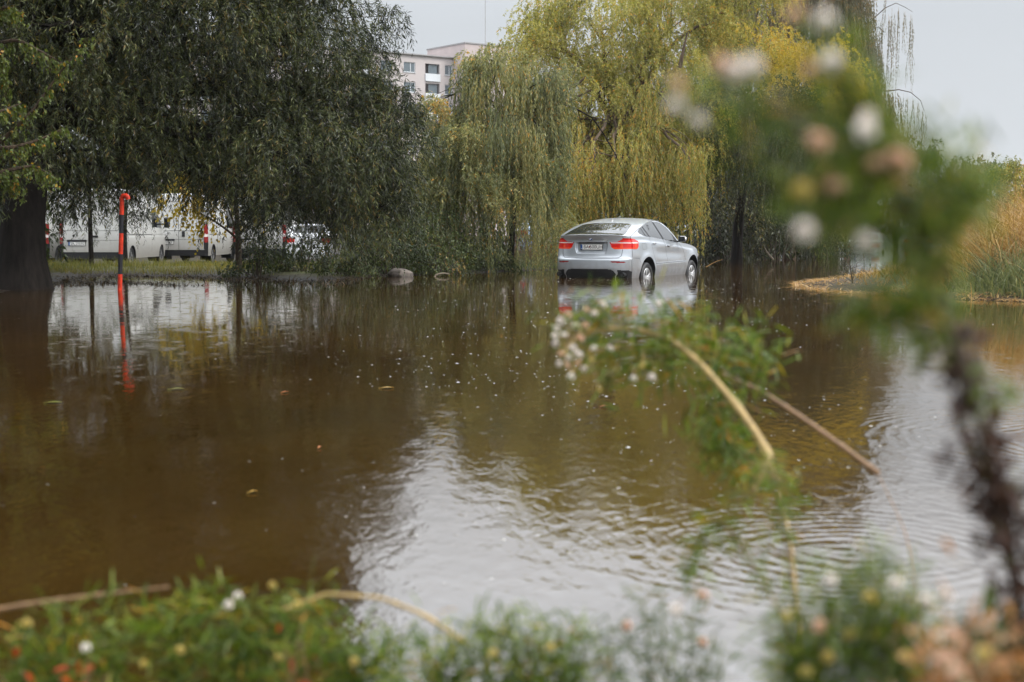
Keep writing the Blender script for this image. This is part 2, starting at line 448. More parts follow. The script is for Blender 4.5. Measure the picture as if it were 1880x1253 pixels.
# flooded sheet: every grid cell that touches the pond outline or lies within a metre of it
cx = GX.ravel()[GF].mean(1); cyy = GY.ravel()[GF].mean(1)
keep = (pond_sd(cx, cyy) < 1.2)
used = np.unique(GF[keep]); rm = np.full(ny * nx, -1); rm[used] = np.arange(len(used))
WV = np.stack((GX.ravel()[used], GY.ravel()[used], np.zeros(len(used))), -1)
m, nt, b = new_mat('flood_water')
ge = N(nt, 'ShaderNodeNewGeometry')
pos = ge.outputs['Position']
def noise(scale, detail, sx=1, sy=1, rough=.5, dist=0, rot=0):
    mp = N(nt, 'ShaderNodeMapping'); mp.inputs['Scale'].default_value = (sx, sy, 1); mp.inputs['Rotation'].default_value = (0, 0, rot)
    nt.links.new(pos, mp.inputs['Vector'])
    n = N(nt, 'ShaderNodeTexNoise'); n.inputs['Scale'].default_value = scale; n.inputs['Detail'].default_value = detail
    n.inputs['Roughness'].default_value = rough; n.inputs['Distortion'].default_value = dist
    nt.links.new(mp.outputs['Vector'], n.inputs['Vector']); return n.outputs['Fac']
def math_(op, a, b_=None, c=None):
    n = N(nt, 'ShaderNodeMath', operation=op)
    for k, v in enumerate((a, b_, c)):
        if v is None: continue
        if isinstance(v, (int, float)): n.inputs[k].default_value = v
        else: nt.links.new(v, n.inputs[k])
    return n.outputs[0]
# muddy colour with drifting silt
silt = noise(.35, 6, 1, .8, .6)
rc = ramp(nt, [(.3, (.021, .0102, .0014)), (.55, (.039, .0192, .0027)), (.75, (.057, .0292, .005))], silt)
nt.links.new(rc.outputs['Color'], b.inputs['Base Color'])
b.inputs['Roughness'].default_value = .025
b.inputs['IOR'].default_value = 2.1
# surface relief in metres: wind ripple patches, slow swell, rain rings, rings spreading from the reeds on the right
sxyz = N(nt, 'ShaderNodeSeparateXYZ'); nt.links.new(pos, sxyz.inputs[0]); X_, Y_ = sxyz.outputs['X'], sxyz.outputs['Y']
rip = noise(8.5, 3, 1.55, .75, .5, .5, .55)
fine = noise(24, 2, 1.3, .9, .5, .3, -.5)
patch = noise(.30, 3, .7, 1.0, .55)
pm = N(nt, 'ShaderNodeMapRange'); pm.inputs['From Min'].default_value = .40; pm.inputs['From Max'].default_value = .62; nt.links.new(patch, pm.inputs['Value'])
nearm = N(nt, 'ShaderNodeMapRange'); nearm.inputs['From Min'].default_value = 13; nearm.inputs['From Max'].default_value = 5; nt.links.new(Y_, nearm.inputs['Value'])
rightm = N(nt, 'ShaderNodeMapRange'); rightm.inputs['From Min'].default_value = -3.6; rightm.inputs['From Max'].default_value = .6; nt.links.new(X_, rightm.inputs['Value'])
amp = math_('ADD', math_('MULTIPLY', math_('MULTIPLY', nearm.outputs[0], rightm.outputs[0]), .0024), math_('MULTIPLY', pm.outputs[0], .0006))
amp = math_('ADD', amp, .0004)
h = math_('MULTIPLY', rip, amp)
h = math_('ADD', h, math_('MULTIPLY', fine, math_('MULTIPLY', amp, .13)))
h = math_('ADD', h, math_('MULTIPLY', noise(1.1, 2, 1, 1), .0012))
for (cx_, cy_, lam, r0, r1, A) in ((3.05, 7.0, .085, .5, 2.1, .0007), (1.1, 4.6, .08, .2, 1.3, .00035), (-7.6, 24.4, .22, .1, 3.0, .0007)):
    dx = math_('SUBTRACT', X_, cx_); dy = math_('SUBTRACT', Y_, cy_)
    r_ = math_('SQRT', math_('ADD', math_('MULTIPLY', dx, dx), math_('MULTIPLY', dy, dy)))
    r_w = math_('ADD', r_, math_('MULTIPLY', noise(2.2, 3), .22))
    wv = math_('SINE', math_('MULTIPLY', r_w, 2 * math.pi / lam))
    fo = N(nt, 'ShaderNodeMapRange'); fo.interpolation_type = 'SMOOTHSTEP'
    fo.inputs['From Min'].default_value = r1; fo.inputs['From Max'].default_value = r0; nt.links.new(r_, fo.inputs['Value'])
    h = math_('ADD', h, math_('MULTIPLY', math_('MULTIPLY', wv, fo.outputs[0]), A))
# rain rings
for (s_, lam, A) in ((1.6, .045, .00018), (2.7, .03, .00012)):
    vo = N(nt, 'ShaderNodeTexVoronoi'); vo.voronoi_dimensions = '2D'; vo.inputs['Scale'].default_value = s_
    nt.links.new(pos, vo.inputs['Vector'])
    dd = math_('DIVIDE', vo.outputs['Distance'], s_)
    fo = N(nt, 'ShaderNodeMapRange'); fo.interpolation_type = 'SMOOTHSTEP'
    fo.inputs['From Min'].default_value = .34 / s_; fo.inputs['From Max'].default_value = .05 / s_; nt.links.new(dd, fo.inputs['Value'])
    h = math_('ADD', h, math_('MULTIPLY', math_('MULTIPLY', math_('SINE', math_('MULTIPLY', dd, 2 * math.pi / lam)), fo.outputs[0]), A))
bp = N(nt, 'ShaderNodeBump'); bp.inputs['Strength'].default_value = 1.0; bp.inputs['Distance'].default_value = 1.0
nt.links.new(h, bp.inputs['Height']); nt.links.new(bp.outputs['Normal'], b.inputs['Normal'])
M['water'] = m
wo = mesh_np('water', WV, rm[GF[keep]], m, smooth=True); tag(wo, 'brown murky flood water with rain rings', kind='structure')
# ------------------------------------------------------------------ car shells
def shell(S, NA, NB, NT):
    """outer skin of a car: two side sheets and one strip running up the tail, over the roof and down the nose"""
    zhi, zc = pchip(*S['zhi']), pchip(*S['zc'])
    yre, yfe = pchip(*S['yre']), pchip(*S['yfe'])
    ycr, ycf = pchip(*S['ycr']), pchip(*S['ycf'])
    zlo = S['zlo']; yr, yf = S['yr'], S['yf']
    ea = np.linspace(0, 1, NA + 1); ea = ea + .04 * np.sin(2 * np.pi * ea) * -1
    A, B = np.meshgrid(ea, np.linspace(0, 1, NB + 1), indexing='ij')
    y0 = yr + (yf - yr) * A
    Z = zlo + (zhi(y0) - zlo) * B
    Y = yre(Z) + (yfe(Z) - yre(Z)) * A
    for (wy, wz, R) in S['arch']:                       # snap vertices to the arch circles
        r = np.hypot(Y - wy, Z - wz); cell = (yf - yr) / NA
        k = np.abs(r - R) < .62 * cell
        Y = np.where(k, wy + (Y - wy) * R / np.maximum(r, 1e-6), Y); Z = np.where(k, wz + (Z - wz) * R / np.maximum(r, 1e-6), Z)
    X = S['X'](Y, Z)
    n = (NA + 1) * (NB + 1)
    idR = np.arange(n).reshape(NA + 1, NB + 1); idL = idR + n
    VR = np.stack((X, Y, Z), -1).reshape(-1, 3); VL = VR * (-1, 1, 1)
    ring = [(0, j) for j in range(NB + 1)] + [(i, NB) for i in range(1, NA + 1)] + [(NA, j) for j in range(NB - 1, -1, -1)]
    ri = np.array([r[0] for r in ring]); rj = np.array([r[1] for r in ring])
    E = np.stack((X[ri, rj], Y[ri, rj], Z[ri, rj]), -1)
    K = len(ring)
    Cn = np.zeros((K, 3)); p = np.zeros(K); q = np.zeros(K)
    for k in range(K):
        a = ri[k]; ye, ze = E[k, 1], E[k, 2]
        if k <= NB:
            Cn[k] = (0, ycr(ze), pchip(*S['zmr'])(ze)); p[k], q[k] = S['pq'][0]
        elif k <= NB + NA:
            yl, yn = ycr(zhi(yr)), ycf(zhi(yf))
            f = A[a, NB]; c = yl + (yn - yl) * f
            yc = ye + (yl - E[NB, 1]) * max(0, 1 - f / .2) ** 2 + (yn - E[NB + NA, 1]) * max(0, (f - .85) / .15) ** 2
            Cn[k] = (0, yc, zc(yc)); p[k], q[k] = S['pq'][1]
            w = min(1, (k - NB) / (NA * .04)); p[k] = S['pq'][0][0] * (1 - w) + p[k] * w; q[k] = S['pq'][0][1] * (1 - w) + q[k] * w
        else:
            Cn[k] = (0, ycf(ze), ze); p[k], q[k] = S['pq'][2]
    t = np.linspace(-1, 1, NT + 1); t = np.sign(t) * np.abs(t) ** .85; at = np.abs(t)
    g = 1 - (1 - at[None, :] ** p[:, None]) ** (1 / q[:, None])
    CX = E[:, None, 0] * t[None, :]
    CY = Cn[:, None, 1] + (E[:, None, 1] - Cn[:, None, 1]) * g
    CZ = Cn[:, None, 2] + (E[:, None, 2] - Cn[:, None, 2]) * g
    if 'rear_mod' in S: CY = S['rear_mod'](CX, CY, CZ, np.arange(K)[:, None] <= NB)
    VC = np.stack((CX, CY, CZ), -1).reshape(-1, 3)
    idC = np.arange(K * (NT + 1)).reshape(K, NT + 1) + 2 * n
    idC[:, 0] = idL[ri, rj]; idC[:, -1] = idR[ri, rj]
    V = np.concatenate((VR, VL, VC))
    qd = lambda I, fl: (np.stack((I[:-1, :-1], I[:-1, 1:], I[1:, 1:], I[1:, :-1]), -1) if fl else np.stack((I[:-1, :-1], I[1:, :-1], I[1:, 1:], I[:-1, 1:]), -1)).reshape(-1, 4)
    FR, FL, FC = qd(idR, False), qd(idL, True), qd(idC, False)
    F = np.concatenate((FR, FL, FC))
    side = np.concatenate((np.zeros(len(FR) + len(FL), int), np.ones(len(FC), int)))
    seg = np.zeros(len(F), int)
    ks = np.repeat(np.arange(K - 1), NT); seg[len(FR) + len(FL):] = np.where(ks < NB, 1, np.where(ks < NB + NA, 2, 3))
    ctr = V[F].mean(1)
    return dict(V=V, F=F, side=side, seg=seg, c=ctr, S=S, idC=idC, NB=NB)

def take(sh, mask, name, mat, parent, push=0.0):
    F = sh['F'][mask]
    if not len(F): return None
    u, inv = np.unique(F, return_inverse=True)
    V = sh['V'][u].copy()
    if push:
        Fi = inv.reshape(-1, 4); a = V[Fi]; nrm = np.cross(a[:, 2] - a[:, 0], a[:, 3] - a[:, 1]); vn = np.zeros_like(V)
        for k in range(4): np.add.at(vn, Fi[:, k], nrm)
        V += norm(vn) * push
    return mesh_np(name, V, inv.reshape(-1, 4), mat, parent, smooth=True)

def rear_y(sh):
    """y of the tail surface at (x, z), by nearest vertex"""
    I = sh['idC'][:sh['NB'] + 6].ravel(); Q = sh['V'][I]
    def f(x, z):
        d = (Q[:, 0] - x) ** 2 + (Q[:, 2] - z) ** 2; k = np.argsort(d)[:4]; w = 1 / (d[k] + 1e-6)
        return float((Q[k, 1] * w).sum() / w.sum())
    return f

class Gaps:
    def __init__(s): s.q = []
    def add(s, V, F, m=0): s.q.append((V, F))
    def build(s, name, mat, parent):
        for V, F in s.q:
            b_ = MB(); b_.add(V, F); b_.build('panel_gap', mat, parent)
def gap_side(mb, S, pts, w=.007, sides=(1, -1), lift=.0015):
    pts = np.asarray(pts, float); seg = np.linalg.norm(np.diff(pts, axis=0), axis=1); n = max(2, int(seg.sum() / .03))
    s = np.concatenate(([0], np.cumsum(seg))); u = np.linspace(0, s[-1], n)
    y, z = np.interp(u, s, pts[:, 0]), np.interp(u, s, pts[:, 1])
    ty, tz = np.gradient(y), np.gradient(z); L = np.hypot(ty, tz); py, pz = -tz / L, ty / L
    for sg in sides:
        V = []
        for e in (-.5, .5):
            yy, zz = y + py * w * e, z + pz * w * e
            V.append(np.stack((sg * (S['X'](yy, zz) + lift), yy, zz), -1))
        V = np.concatenate(V); F = [(i, i + 1, n + i + 1, n + i) for i in range(n - 1)]
        mb.add(V, F)

def gap_rear(mb, fy, pts, w=.007, lift=.003):
    pts = np.asarray(pts, float); seg = np.linalg.norm(np.diff(pts, axis=0), axis=1); n = max(2, int(seg.sum() / .03))
    s = np.concatenate(([0], np.cumsum(seg))); u = np.linspace(0, s[-1], n)
    x, z = np.interp(u, s, pts[:, 0]), np.interp(u, s, pts[:, 1])
    tx, tz = np.gradient(x), np.gradient(z); L = np.hypot(tx, tz); px, pz = -tz / L, tx / L
    V = []
    for e in (-.5, .5):
        xx, zz = x + px * w * e, z + pz * w * e
        V.append(np.array([(a, fy(a, c) - lift, c) for a, c in zip(xx, zz)]))
    mb.add(np.concatenate(V), [(i, i + 1, n + i + 1, n + i) for i in range(n - 1)])

def wheel(parent, x, y, z, R, rr, w, spokes=5, sg=1, steel=False):
    mb = MB(); h = w / 2
    prof = [(-h * .8, rr), (-h, rr + .03), (-h, R - .04), (-h * .75, R - .005), (0, R), (h * .75, R - .005), (h, R - .04), (h, rr + .03), (h * .8, rr)]
    mb.lathe([(sg * a, r) for a, r in prof], 40)
    wh = mb.build('wheel', M['rubber'], parent, smooth=True); wh.location = (x, y, z)
    mb = MB()
    mb.lathe([(sg * h * .82, rr), (sg * h * .9, rr - .012), (sg * h * .62, rr - .03), (sg * -h * .5, rr - .04)], 40)
    mb.lathe([(sg * h * .25, rr * .3), (sg * h * .62, rr * .28), (sg * h * .68, rr * .2), (sg * h * .68, .001)], 20)
    for k in range(spokes):
        a0 = 2 * math.pi * k / spokes + .3
        for da in (-.16, .16):
            a = a0 + da
            p0 = np.array((sg * h * .60, rr * .22 * math.cos(a0), rr * .22 * math.sin(a0))); p1 = np.array((sg * h * .70, (rr - .014) * math.cos(a), (rr - .014) * math.sin(a)))
            mb.tube([p0, (p0 + p1) / 2 + (sg * .008, 0, 0), p1], [rr * .085, rr * .065, rr * .075], 6)
    mb.build('rim', M['steel'] if steel else M['alloy'], wh, smooth=True)
    mb = MB(); mb.lathe([(sg * h * .1, rr - .035), (sg * h * .1, .001)], 24)
    mb.build('brake_disc', M['black'], wh)
    return wh

def arch_liner(S, parent, xin=.55):
    for (wy, wz, R) in S['arch']:
        a = np.linspace(-.5, math.pi + .5, 34)
        for sg in (1, -1):
            mb = MB()
            yy, zz = wy + (R + .004) * np.cos(a), wz + (R + .004) * np.sin(a)
            xo = S['X'](yy, zz) - .004
            V = np.concatenate((np.stack((sg * xo, yy, zz), -1), np.stack((np.full_like(yy, sg * xin), yy, zz), -1)))
            n = len(a); mb.add(V, [(i, i + 1, n + i + 1, n + i) for i in range(n - 1)])
            mb.add(np.stack((np.full_like(yy, sg * xin), yy, zz), -1), [tuple(range(n))])
            mb.build('wheel_arch_liner', M['black'], parent)

def plate(parent, x, y, z, blocks=None, text=None, tilt=0.0):
    p = MB(); p.box((0, 0, 0), (.54, .012, .128), 0, bev=.003); p.box((0, -.009, .002), (.52, .008, .11), 1, bev=.002); p.box((-.238, -.0145, .002), (.044, .004, .108), 2)
    o = p.build('number_plate', [M['black'], M['plate_white'], M['plate_blue']], parent); o.location = (x, y, z); o.rotation_euler = (tilt, 0, 0)
    if text:
        text_mesh(text[0], .106, 'plate_lettering', M['ink'], o, (-.125, -.0145, .003), (math.pi / 2, 0, 0))
        text_mesh(text[1], .106, 'plate_lettering', M['ink'], o, (.112, -.0145, .003), (math.pi / 2, 0, 0))
        text_mesh('SK', .026, 'country_code', M['plate_white'], o, (-.238, -.0178, -.034), (math.pi / 2, 0, 0))
        s = MB(); s.prism([(-.016, .028), (.016, .028), (.016, -.004), (0, -.024), (-.016, -.004)], 1, -.0152, -.0125)
        s.build('plate_shield', M['shield_red'], o).location = (-.043, 0, 0)
    if blocks:
        s = MB()
        for k, bx in enumerate((-.17, -.115, -.01, .045, .1, .155, .21)):
            for (dx, dz, sx, sz) in (((-.012, 0, .01, .075), (.012, 0, .01, .075), (0, .03, .03, .012)) if (k + blocks) % 2 else ((0, .032, .034, .012), (0, -.032, .034, .012), (-.012, 0, .01, .07), (.01, -.015, .01, .035))):
                s.box((bx + dx, -.0145, .003 + dz), (sx, .003, sz))
        s.build('plate_lettering', M['ink'], o)
    return o

# ------------------------------------------------------------------ the silver crossover standing in the flood
def X_suv(y, z):
    y = np.asarray(y, float); z = np.asarray(z, float)
    zb = np.interp(y, [.3, .8, 1.4, 2.4, 3.5, 4.6], [1.27, 1.27, 1.255, 1.18, 1.10, 1.06])
    low = pchip([.15, .40, .58, .80, 1.0, 1.3], [.90, .955, .985, .985, .968, .925])(np.minimum(z, zb))
    x = np.where(z > zb, low - .49 * (z - zb) ** 1.06, low)
    tp = pchip([.2, .3, .5, .8, 1.1, 1.7, 2.6, 3.4, 4.0, 4.3, 4.55, 4.7], [.872, .902, .948, .978, .995, .980, .972, .978, .988, .968, .915, .86])(y)
    for (wy, wz) in ((1.07, .37), (4.0, .37)):
        r = np.hypot(y - wy, z - wz); x = x + .022 * np.exp(-((r - .44) / .10) ** 2)
    zcr = np.interp(y, [.3, 1.0, 2.0, 3.0, 3.9, 4.4], [1.17, 1.165, 1.115, 1.04, .955, .90])
    x = x - .016 / (1 + np.exp(-(z - zcr) / .012)) * np.clip((4.5 - y) / .5, 0, 1)
    x = x - .022 * np.exp(-((z - .88 + .02 * (y - 2.4)) / .11) ** 2) * np.exp(-((y - 2.5) / .95) ** 4)       # hollow in the doors
    x = x + .012 / (1 + np.exp((z - (.655 + .012 * (y - 1.5))) / .010)) * np.clip((y - 1.55) / .1, 0, 1) * np.clip((3.55 - y) / .1, 0, 1)   # sill step
    return x * tp

def suv_rear(CX, CY, CZ, rear):
    ax = np.abs(CX)
    sm = lambda v: np.clip(v, 0, 1) ** 2 * (3 - 2 * np.clip(v, 0, 1))
    hw = .365 - .10 * np.clip((1.0 - CZ) / .12, 0, 1) * .5
    rec = sm((hw + .02 - ax) / .03) * sm((CZ - .895) / .03) * sm((1.142 - CZ) / .012)
    return CY + np.where(rear, .048 * rec, 0)

SUV = dict(zlo=.16, yr=.36, yf=4.60, X=X_suv,
    zhi=([.30, .5, .8, 1.1, 1.5, 1.95, 2.2, 2.5, 2.8, 3.05, 3.26, 3.7, 4.25, 4.6, 4.75], [1.262, 1.335, 1.425, 1.50, 1.572, 1.620, 1.622, 1.585, 1.465, 1.28, 1.125, 1.085, 1.0, .88, .78]),
    zc=([.05, .075, .12, .2, .5, .8, 1.1, 1.5, 1.9, 2.2, 2.5, 2.8, 3.1, 3.35, 3.6, 4.2, 4.6, 4.8], [1.29, 1.305, 1.315, 1.325, 1.41, 1.495, 1.575, 1.648, 1.692, 1.690, 1.650, 1.53, 1.34, 1.19, 1.15, 1.07, .95, .84]),
    yre=([.16, .5, .76, .82, 1.0, 1.15, 1.28], [.44, .34, .32, .335, .35, .36, .36]),
    yfe=([.16, .5, .8, .9], [4.5, 4.62, 4.62, 4.6]),
    ycr=([.16, .34, .5, .60, .74, .785, .80, .84, .95, 1.1, 1.17, 1.21, 1.24, 1.262, 1.30], [.16, .06, .015, .0, .0, .012, .05, .085, .115, .135, .135, .112, .085, .062, .055]),
    zmr=([.16, 1.10, 1.2, 1.262, 1.30], [.16, 1.10, 1.215, 1.300, 1.31]),
    ycf=([.16, .5, .8, .95], [4.74, 4.86, 4.84, 4.74]),
    pq=((2.6, 1.55), (2.3, 1.45), (2.5, 1.5)), arch=((1.07, .37, .45), (4.0, .37, .45)), rear_mod=suv_rear)

def build_suv():
    r = empty('crossover_car')
    sh = shell(SUV, 300, 110, 150); c = sh['c']; ax = np.abs(c[:, 0]); y, z = c[:, 1], c[:, 2]; side = sh['side']; seg = sh['seg']
    used = np.zeros(len(c), bool)
    def part(mask, name, mat, parent=r, push=0.0):
        k = mask & ~used; used[k] = True
        return take(sh, k, name, mat, parent, push)
    for (wy, wz, R) in SUV['arch']: used |= (side == 0) & (np.hypot(y - wy, z - wz) < R)
    rear = seg == 1
    # tail lamps: one each side, wrapping the corner
    lr = [(.425, 1.146), (.60, 1.160), (.655, 1.185), (.715, 1.232), (1.1, 1.225), (1.1, .995), (.535, .995), (.475, 1.03)]
    ls = [(.2, 1.235), (.36, 1.228), (.50, 1.205), (.63, 1.170), (.61, 1.06), (.57, 1.01), (.52, .995), (.2, .995)]
    lampm = (rear & in_poly(ax, z, lr)) | ((side == 0) & in_poly(y, z, ls))
    strip = lampm & (z > 1.118) & (z < 1.142) & (((side == 1) & (ax > .455)) | ((side == 0) & (y < .58)))
    rim_ = lampm & ((z < 1.03) | ((side == 1) & (ax > .66) & (ax < .715) & (z < 1.118)) | ((side == 0) & (y > .44) & (y < .54) & (z < 1.118)))
    for sg in (1, -1):
        s_ = np.sign(c[:, 0]) == sg
        lo = part(lampm & s_ & ~strip & ~rim_, 'tail_lamp', M['red_lens'], r, .006)
        part(strip & s_, 'lamp_strip', M['white_lens'], lo, .008)
        part(rim_ & s_, 'lamp_glow_edge', M['orange_lens'], lo, .006)
    # bumper reflectors, lower black panel, exhaust surrounds
    for sg in (1, -1):
        s_ = np.sign(c[:, 0]) == sg
        part(rear & s_ & in_poly(ax, z, [(.50, .722), (.53, .70), (.77, .695), (.80, .712), (.77, .728), (.51, .733)]), 'reflector', M['dull_red_lens'], r, .003)
        part(rear & s_ & in_poly(ax, z, [(.635, .540), (.85, .535), (.895, .50), (.905, .16), (.60, .16), (.60, .40), (.64, .46)]), 'exhaust_surround', M['black'])
    dif = rear & in_poly(ax, z, [(-.1, .565), (.50, .555), (.565, .51), (.605, .445), (.575, .40), (.575, .16), (-.1, .16)])
    part(dif, 'rear_diffuser', M['black'])
    # glazing
    rg = (seg == 2) & in_poly(y, ax, [(.175, -.1), (.175, .62), (.24, .705), (.40, .715), (1.02, .60), (1.075, .50), (1.085, -.1)])
    part(rg, 'rear_window', M['glass'])
    ws = (seg == 2) & in_poly(y, ax, [(2.5, -.1), (2.53, .62), (3.18, .76), (3.28, .70), (3.38, -.1)])
    part(ws, 'windscreen', M['glass'])
    full = [(.74, 1.375), (.86, 1.425), (1.10, 1.485), (1.45, 1.555), (1.85, 1.598), (2.15, 1.602), (2.42, 1.572), (2.70, 1.475), (2.95, 1.315), (3.15, 1.135), (3.12, 1.12), (2.7, 1.150), (2.2, 1.195), (1.45, 1.252), (1.15, 1.262), (.95, 1.285), (.80, 1.33)]
    fm = (side == 0) & in_poly(y, z, full)
    def lean(y0, z0, y1, z1): return y0 + (z - z0) / (z1 - z0) * (y1 - y0)
    pa, pb, pc = lean(1.10, 1.26, .95, 1.5), lean(1.32, 1.26, 1.07, 1.53), lean(2.22, 1.19, 1.95, 1.6)
    for sg in (1, -1):
        s_ = np.sign(c[:, 0]) == sg
        for pil in (np.abs(y - pb) < .022, np.abs(y - pc) < .035, (y > 2.93) & (z < 1.33), np.abs(y - pa) < .01):
            part(fm & s_ & pil, 'window_pillar', M['black'])
        part(fm & s_ & (y < pb), 'quarter_window', M['glass'], r, -.004)
        part(fm & s_ & (y < pc), 'rear_side_window', M['glass'], r, -.004)
        part(fm & s_, 'front_side_window', M['glass'], r, -.004)
    # tailgate and bumper are skins of their own
    part(rear & (z > .80) & (ax < .715), 'tailgate', M['silver'])
    part((rear | (side == 0) & (y < .55)) & (z < .80), 'rear_bumper', M['silver'])
    body = take(sh, ~used, 'body', M['silver'], r)
    fy = rear_y(sh)
    mb = Gaps()
    gap_side(mb, SUV, [(1.30, 1.25), (1.38, 1.0), (1.48, .80), (1.60, .66)]); gap_side(mb, SUV, [(2.20, 1.19), (2.30, .9), (2.36, .66)])
    gap_side(mb, SUV, [(3.20, 1.09), (3.40, .95), (3.50, .72), (3.45, .62)]); gap_side(mb, SUV, [(1.56, .655), (2.4, .665), (3.46, .68)], .009)
    gap_side(mb, SUV, [(.40, .80), (.62, .79), (.66, .70)], .006)
    gap_side(mb, SUV, [(.80, 1.12), (.80, .985), (1.0, .985), (1.0, 1.12), (.80, 1.12)], .004, (1,))
    gap_rear(mb, fy, [(-.715, .99), (-.70, .85), (-.64, .806), (0, .802), (.64, .806), (.70, .85), (.715, .99)], .010)
    gap_rear(mb, fy, [(.715, 1.235), (.715, 1.29)], .006); gap_rear(mb, fy, [(-.715, 1.235), (-.715, 1.29)], .006)
    mb.build('panel_gaps', M['gap'], body)
    arch_liner(SUV, r)
    for (wy, x) in ((1.07, .845), (4.0, .845)):
        for sg in (1, -1): wheel(r, sg * x, wy, .345, .35, .225, .25, 5, sg)
    # plate, roundel, badge
    py = fy(0, 1.03) - .012
    plate(r, 0, py, 1.035, text=('BA', '500UH'), tilt=0)
    lamp = MB(); lamp.box((0, py + .004, 1.128), (.60, .05, .018), bev=.004); lamp.build('plate_lamp_strip', M['black'], r)
    ry = fy(0, 1.225) - .004
    mb = MB(); ang = np.linspace(0, 2 * math.pi, 33)
    mb.lathe([(0, .041), (-.006, .041), (-.008, .030), (-.006, .029)], 32, 0, 'y')
    for q in range(4):
        a = np.linspace(q * math.pi / 2, (q + 1) * math.pi / 2, 9)
        V = [(0, -.0065, 0)] + [(.029 * math.cos(t), -.0065, .029 * math.sin(t)) for t in a]
        mb.add(V, [tuple(range(10))], 1 if q in (0, 2) else 2)
    o = mb.build('round_badge', [M['badge_blue'], M['plate_white'], M['badge_blue']], r); o.location = (0, ry, 1.222); o.rotation_euler = (-.35, 0, 0)
    mb = MB()
    for (bx, sx, sl) in ((.285, .008, .5), (.30, .008, -.5), (.325, .02, 0), (.352, .008, 0), (.375, .016, 0), (.395, .006, 0)):
        mb.box((bx, 0, 0), (sx, .004, .03), 0, Matrix.Rotation(sl, 3, 'Y'))
    o = mb.build('model_badge', M['chrome'], r); o.location = (0, fy(.34, 1.185) - .006, 1.185)
    # mirrors, door handles, aerial fin, fender trim
    for sg in (1, -1):
        mb = MB()
        mb.box((0, 0, 0), (.20, .11, .145), 0, bev=.045); mb.box((sg * -.12, .02, -.055), (.12, .05, .035), 1, bev=.01)
        o = mb.build('door_mirror', [M['silver'], M['black']], r, smooth=True); o.location = (sg * 1.045, 3.08, 1.20)
        mb = MB(); mb.box((0, 0, 0), (.165, .006, .115), 0, bev=.0025); g_ = mb.build('mirror_glass', M['glass'], o); g_.location = (0, -.057, 0)
        for (hy, hz) in ((1.50, 1.112), (2.45, 1.055)):
            mb = MB(); X0 = float(X_suv(hy, hz))
            mb.tube([(sg * (X0 - .005), hy - .10, hz), (sg * (X0 + .028), hy - .085, hz), (sg * (X0 + .032), hy, hz + .003), (sg * (X0 + .028), hy + .085, hz), (sg * (X0 - .005), hy + .10, hz)], [.012, .014, .015, .014, .012], 7, 0)
            mb.box((sg * (X0 + .001), hy - .01, hz - .008), (.004, .13, .045), 1)
            mb.build('door_handle', [M['silver'], M['gap']], r, smooth=True)
        mb = MB(); mb.box((sg * (float(X_suv(3.62, .93)) + .003), 3.62, .935), (.008, .05, .018), 0, bev=.003); mb.build('side_indicator', M['white_lens'], r)
        mb = MB(); mb.tube([(sg * .76, .36, .44), (sg * .76, .11, .44), (sg * .76, .08, .44)], [.045, .048, .048], 16, 0); mb.build('exhaust_tip', M['black'], r, smooth=True)
    mb = MB(); V = [(0, 0, 0), (-.035, .05, 0), (.035, .05, 0), (-.03, .17, 0), (.03, .17, 0), (0, .02, .055), (0, .07, .05)]
    mb.add(V, [(0, 2, 6, 5), (0, 5, 6, 1), (1, 6, 3), (2, 4, 6), (3, 6, 4), (0, 1, 3, 4, 2)])
    o = mb.build('aerial_fin', M['silver'], r, smooth=False); o.location = (0, 1.25, float(pchip(*SUV['zc'])(1.25)) - .004)
    # head lamps and kidney grille at the nose
    for sg in (1, -1):
        mb = MB(); mb.box((sg * .70, 4.66, .80), (.34, .14, .16), bev=.05); mb.build('headlamp', M['white_lens'], r, smooth=True)
        mb = MB(); mb.box((sg * .13, 4.80, .78), (.2, .1, .2), bev=.04); mb.build('grille', M['black'], r, smooth=True)
    # cabin floor so that nothing shows through the open underside
    mb = MB(); mb.box((0, 2.45, .30), (1.2, 4.1, .1)); mb.build('floor_pan', M['black'], r)
    tag(r, 'silver fastback crossover standing hub deep in brown flood water under the willows', 'car')
    return r

PSI = math.radians(26.9)
suv = build_suv()
suv.location = (1.678, 31.2, -.36); suv.rotation_euler = (0, 0, -PSI)

